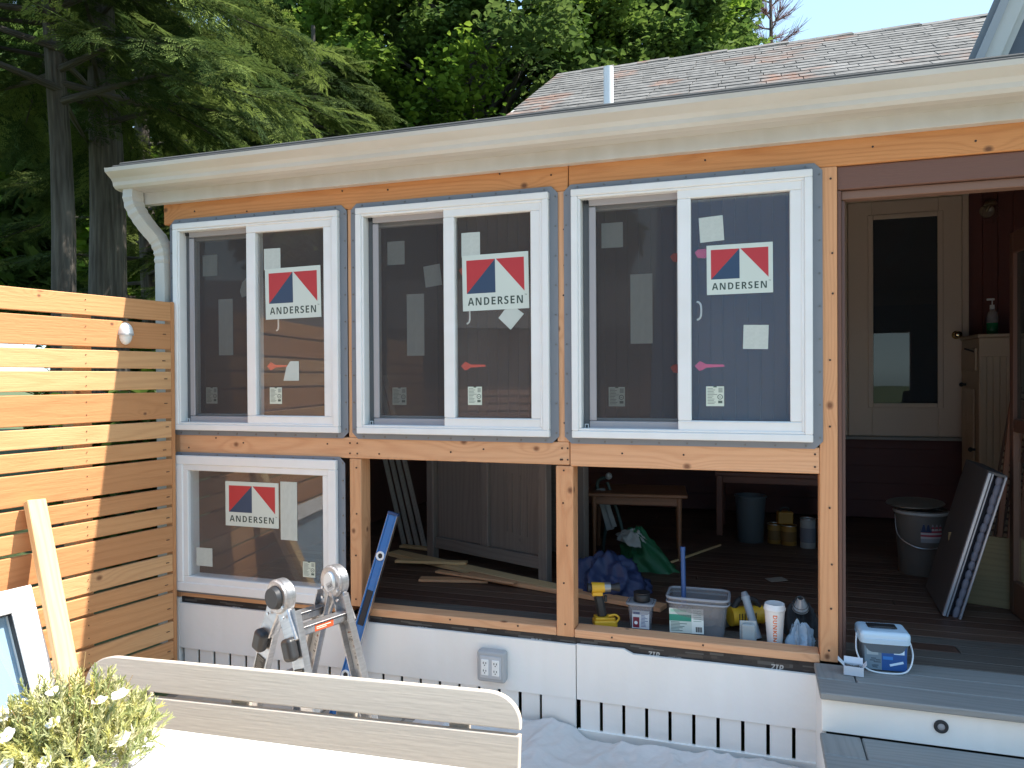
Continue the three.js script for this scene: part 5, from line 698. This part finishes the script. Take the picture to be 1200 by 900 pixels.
// ================================================================ TREES
const barkMap = tex(256, 512, 0.8, 1.6, (u, v) => { const a = fbm(u, v, 24, 5, 1001, 4), b = fbm(u, v, 6, 6, 1011, 3); return mix([0.055, 0.045, 0.038], [0.19, 0.165, 0.14], cl(a * 1.1 + b * 0.4 - 0.35)); });
const barkBump = tex(256, 512, 0.8, 1.6, (u, v) => fbm(u, v, 24, 5, 1001, 4), false);
const bark = new THREE.MeshStandardMaterial({ map: barkMap, bumpMap: barkBump, bumpScale: 0.02, roughness: 0.95 });
const leafMat = new THREE.MeshPhysicalMaterial({ color: C(1, 1, 1), roughness: 1, specularIntensity: 0.15, transmission: 0.48, thickness: 0, side: THREE.DoubleSide });
const needleMat = new THREE.MeshPhysicalMaterial({ color: C(1, 1, 1), roughness: 1, specularIntensity: 0.1, transmission: 0.38, thickness: 0, side: THREE.DoubleSide });
function triGeo(P) { const g = new THREE.BufferGeometry(); g.setAttribute('position', new THREE.Float32BufferAttribute(P, 3)); g.setAttribute('uv', new THREE.Float32BufferAttribute(new Float32Array(P.length / 3 * 2), 2)); g.computeVertexNormals(); return g; }
// feathery flat hemlock spray of unit length along +x
function sprayGeo() { const P = []; const blade = (x, y, z, dx, dz, l, w, dy) => { const nx = -dz, nz = dx; P.push(x - nx * w * 0.3, y, z - nz * w * 0.3, x + dx * l * 0.5 + nx * w, y + dy * 0.4, z + dz * l * 0.5 + nz * w, x + dx * l, y + dy, z + dz * l, x - nx * w * 0.3, y, z - nz * w * 0.3, x + dx * l, y + dy, z + dz * l, x + dx * l * 0.5 - nx * w, y + dy * 0.4, z + dz * l * 0.5 - nz * w); };
  for (let k = 0; k < 12; k++) { const t = 0.05 + k / 12 * 0.95, side = k % 2 ? 1 : -1, len = 0.42 * Math.sin(Math.PI * (0.18 + 0.75 * t)) * rr(0.8, 1.15), a = side * rr(0.65, 0.95), dx = Math.cos(a), dz = Math.sin(a), dr = -0.10 * t * t - rr(0, 0.06);
    for (let j = 0; j < 6; j++) { const s = 0.15 + j / 6 * 0.85, bx = t + dx * len * s * 0.85, bz = dz * len * s * 0.85, by = -0.12 * t * t + dr * s; for (const q of [-1, 1]) { const b = a + q * rr(0.5, 0.9); blade(bx, by, bz, Math.cos(b), Math.sin(b), rr(0.07, 0.12) * (1.1 - 0.4 * s), 0.012, -0.015); } }
    blade(t, -0.12 * t * t, 0, dx, dz, len, 0.007, dr); }
  blade(0, 0, 0, 1, 0, 1, 0.008, -0.12); return triGeo(P); }
// loose twig of broad leaves, about one unit across
function leafGeo(n, sz) { const P = [], v = new THREE.Vector3(), e = new THREE.Euler(), q = new THREE.Quaternion();
  for (let k = 0; k < n; k++) { const c = new THREE.Vector3(rr(-.5, .5), rr(-.35, .35), rr(-.5, .5)); e.set(rr(-0.7, 0.7), rr(0, 6.28), rr(-0.7, 0.7)); q.setFromEuler(e); const s = sz * rr(0.7, 1.25), put3 = l => l.forEach(([x, y, z]) => { v.set(x * s, y * s, z * s).applyQuaternion(q).add(c); P.push(v.x, v.y, v.z); });
    const A = [0, 0, -0.5], B = [0.42, 0.1, -0.1], D = [0.3, 0.08, 0.28], T = [0, -0.06, 0.6], B2 = [-0.42, 0.1, -0.1], D2 = [-0.3, 0.08, 0.28];
    put3([A, B, T]); put3([B, D, T]); put3([A, T, B2]); put3([B2, T, D2]); }
  return triGeo(P); }
const sprays = [sprayGeo(), sprayGeo()], leafs = [leafGeo(16, 0.27), leafGeo(16, 0.25)], coarse = leafGeo(14, 0.42);
function trunkGeo(h, r0, r1, bend, s) { const n = 14, k = 14, P = [], U = [], I = []; for (let i = 0; i <= n; i++) { const t = i / n, y = t * h, cx = bend * (fbm(t * 0.3 + 0.1, 0.3, 7, 7, s, 2) - 0.5) * h * 0.3, r = lerp(r0, r1, Math.pow(t, 0.8)) * (1 + 0.35 * Math.exp(-y * 2.2)); for (let j = 0; j <= k; j++) { const a = j / k * 6.28318, rv = r * (1 + 0.10 * (vn(j % k * 0.9, y * 2.2, k, 999, s) - 0.5) * 2); P.push(cx + Math.cos(a) * rv, y, Math.sin(a) * rv); U.push(j / k * 6.283 * r0, y); } } for (let i = 0; i < n; i++) for (let j = 0; j < k; j++) { const a = i * (k + 1) + j; I.push(a, a + k + 1, a + 1, a + 1, a + k + 1, a + k + 2); } const g = new THREE.BufferGeometry(); g.setAttribute('position', new THREE.Float32BufferAttribute(P, 3)); g.setAttribute('uv', new THREE.Float32BufferAttribute(U, 2)); g.setIndex(I); g.computeVertexNormals(); return g; }
const dob = new THREE.Object3D();
function crown(o, geo, mat, list) { if (!list.length) return; const im = new THREE.InstancedMesh(geo, mat, list.length); list.forEach(([p, r, s, c], i) => { dob.position.copy(p); dob.quaternion.copy(r); dob.scale.setScalar(s); dob.updateMatrix(); im.setMatrixAt(i, dob.matrix); im.setColorAt(i, c); }); im.name = 'crown'; im.userData.kind = 'stuff'; im.castShadow = im.receiveShadow = true; o.add(im); return im; }
const yq = (yaw, pitch, roll = 0) => new THREE.Quaternion().setFromEuler(new THREE.Euler(roll, yaw, pitch, 'YZX'));
function hemlock(x, z, h, r0, y0, R0, label, dens = 1, tone = 1) {
  const o = thing('hemlock_tree', label, 'tree', [x, 0, z]); add(o, 'trunk', trunkGeo(h, r0, 0.03, 0.25, Math.floor(x * 31 + 500)), bark);
  const L = [[], []], br = [], N = Math.round(78 * dens);
  for (let k = 0; k < N; k++) { const t = (k + R() * 0.8) / N, y = lerp(y0, h - 0.3, t), len = R0 * (1 - 0.82 * t) * rr(0.75, 1.1), a = k * 2.39996 + rr(-0.3, 0.3), dir = new THREE.Vector3(Math.cos(a), 0, -Math.sin(a));
    const at = s => new THREE.Vector3(dir.x * len * s, y + len * (0.16 * s - 0.34 * s * s), dir.z * len * s); br.push(rod(at(0).toArray(), at(0.5).toArray(), 0.03 * (1 - t) + 0.012, 0.014, 5), rod(at(0.5).toArray(), at(1).toArray(), 0.014, 0.004, 5));
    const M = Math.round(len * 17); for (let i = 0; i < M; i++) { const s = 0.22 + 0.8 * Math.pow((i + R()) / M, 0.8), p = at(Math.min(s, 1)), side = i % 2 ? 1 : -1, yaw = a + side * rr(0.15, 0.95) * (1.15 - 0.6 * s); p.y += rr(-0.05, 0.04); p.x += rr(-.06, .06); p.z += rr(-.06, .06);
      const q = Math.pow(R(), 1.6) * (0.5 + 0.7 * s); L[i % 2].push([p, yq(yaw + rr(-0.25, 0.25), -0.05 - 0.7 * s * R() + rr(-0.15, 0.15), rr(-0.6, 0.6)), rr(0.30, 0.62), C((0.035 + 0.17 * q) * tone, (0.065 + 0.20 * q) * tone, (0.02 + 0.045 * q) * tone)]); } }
  stuff(add(o, 'branches', merge(br), bark)); crown(o, sprays[0], needleMat, L[0]); crown(o, sprays[1], needleMat, L[1]); return o; }
function broadleaf(x, z, h, r0, cy, RX, RY, label, nClump, per, tone = 1, size = 0.55, geo = null, cat = 'tree') {
  const o = thing(cat === 'shrub' ? 'shrub' : 'broadleaf_tree', label, cat, [x, 0, z]); add(o, 'trunk', trunkGeo(h * 0.86, r0, r0 * 0.2, 0.5, Math.floor(x * 17 + 900)), bark);
  const L = [[], []], br = [];
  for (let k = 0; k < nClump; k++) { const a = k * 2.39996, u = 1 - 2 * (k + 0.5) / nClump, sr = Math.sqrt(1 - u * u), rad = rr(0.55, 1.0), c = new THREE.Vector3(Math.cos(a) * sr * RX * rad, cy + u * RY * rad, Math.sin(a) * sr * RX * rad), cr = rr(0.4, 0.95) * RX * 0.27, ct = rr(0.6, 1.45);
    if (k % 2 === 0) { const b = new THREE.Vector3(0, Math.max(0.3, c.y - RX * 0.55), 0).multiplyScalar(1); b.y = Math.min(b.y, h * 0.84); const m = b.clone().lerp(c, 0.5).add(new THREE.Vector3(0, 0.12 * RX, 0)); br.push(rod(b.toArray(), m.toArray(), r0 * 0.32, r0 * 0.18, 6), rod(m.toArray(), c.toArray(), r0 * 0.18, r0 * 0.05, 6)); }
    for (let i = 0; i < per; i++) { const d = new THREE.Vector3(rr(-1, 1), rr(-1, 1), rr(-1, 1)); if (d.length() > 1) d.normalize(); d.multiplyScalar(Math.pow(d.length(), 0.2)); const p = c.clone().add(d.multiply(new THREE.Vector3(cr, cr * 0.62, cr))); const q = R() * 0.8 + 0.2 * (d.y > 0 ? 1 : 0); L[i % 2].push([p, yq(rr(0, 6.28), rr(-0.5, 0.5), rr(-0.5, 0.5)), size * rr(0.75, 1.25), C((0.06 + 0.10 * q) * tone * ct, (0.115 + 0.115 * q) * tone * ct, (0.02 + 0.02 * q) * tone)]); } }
  if (br.length) stuff(add(o, 'branches', merge(br), bark)); crown(o, geo || leafs[0], leafMat, L[0]); crown(o, geo || leafs[1], leafMat, L[1]); return o; }
function bareTree(x, z, h, label) { const o = thing('dead_conifer', label, 'tree', [x, 0, z]); add(o, 'trunk', trunkGeo(h, 0.16, 0.02, 0.1, 77), bark); const l = [], tw = []; for (let k = 0; k < 60; k++) { const y = lerp(h * 0.35, h - 0.2, k / 60), len = (1.9 * (1 - k / 66)) * rr(0.6, 1.1), a = k * 2.4, e = [Math.cos(a) * len, y + len * 0.45, Math.sin(a) * len]; l.push(rod([0, y, 0], e, 0.022, 0.006, 5)); for (let j = 0; j < 44; j++) { const s = rr(0.2, 1), b = [e[0] * s, y + len * 0.45 * s, e[2] * s], ang = a + rr(-1, 1); tw.push(rod(b, [b[0] + Math.cos(ang) * rr(.15, .45), b[1] + rr(0.0, 0.35), b[2] + Math.sin(ang) * rr(.15, .45)], 0.006, 0.002, 4)); } }
  stuff(add(o, 'branches', merge(l), std(0.16, 0.11, 0.10, 0.9))); stuff(add(o, 'twigs', merge(tw), std(0.24, 0.12, 0.12, 0.9))); return o; }
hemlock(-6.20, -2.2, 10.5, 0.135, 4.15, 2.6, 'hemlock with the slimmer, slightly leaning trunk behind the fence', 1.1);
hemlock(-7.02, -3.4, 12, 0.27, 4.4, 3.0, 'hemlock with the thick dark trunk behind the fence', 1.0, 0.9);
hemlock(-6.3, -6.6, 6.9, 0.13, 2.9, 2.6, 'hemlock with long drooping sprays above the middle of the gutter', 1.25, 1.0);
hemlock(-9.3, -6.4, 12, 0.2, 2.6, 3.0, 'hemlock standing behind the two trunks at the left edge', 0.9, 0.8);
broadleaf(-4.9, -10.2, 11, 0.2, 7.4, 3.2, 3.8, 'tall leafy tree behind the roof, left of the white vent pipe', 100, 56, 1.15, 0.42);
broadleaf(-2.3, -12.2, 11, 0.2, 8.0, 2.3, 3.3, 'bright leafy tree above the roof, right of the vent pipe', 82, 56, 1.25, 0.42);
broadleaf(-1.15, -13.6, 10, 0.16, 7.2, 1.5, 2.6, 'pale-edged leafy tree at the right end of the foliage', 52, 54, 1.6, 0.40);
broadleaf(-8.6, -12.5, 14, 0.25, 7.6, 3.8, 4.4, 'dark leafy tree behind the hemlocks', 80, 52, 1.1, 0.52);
bareTree(0.35, -14.5, 11.2, 'dead purplish conifer with bare twigs at the edge of the sky');
const farTrees = [[-15, -13, 14, 4.6, 'large tree far behind the fence at the left edge'], [-20, -9, 13, 4.8, 'large tree far left beyond the garden'], [-12.5, -18, 15, 4.8, 'large tree far behind the thick trunk'], [-8.5, -20, 12, 4.0, 'large tree far behind the porch']];
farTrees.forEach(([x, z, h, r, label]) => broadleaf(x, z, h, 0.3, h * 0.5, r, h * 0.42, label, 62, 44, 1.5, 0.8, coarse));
for (const [x, z, h, label] of [[-8.4, -5.2, 2.0, 'low green shrub behind the fence at the left edge'], [-5.1, -3.2, 1.9, 'green shrub between the fence and the downspout'], [-6.2, -5.2, 2.2, 'green shrub behind the thick trunk'], [-10.5, -8, 3.2, 'broad green shrub far behind the fence'], [-4.4, -1.8, 1.5, 'small green shrub just behind the fence'], [-9.6, -0.6, 3.0, 'dark green shrub glimpsed through the fence gaps at the left edge'], [-8.8, 1.8, 3.0, 'dark green shrub far behind the near end of the fence']]) broadleaf(x, z, h, 0.04, h * 0.55, h * 0.5, h * 0.45, label, 26, 60, 0.9, 0.4, null, 'shrub');
// trees across the garden, behind the photographer
[[-11, 17, 'tall tree reflected in the panes behind the brown house'], [-6.5, 18, 'tall tree reflected in the middle window'], [9, 16, 'tall tree across the garden to the right']].forEach(([x, z, label]) => broadleaf(x, z, 10, 0.25, 6, 3.4, 4, label, 60, 50, 0.9, 0.9, coarse));
renderer.render(scene, camera);
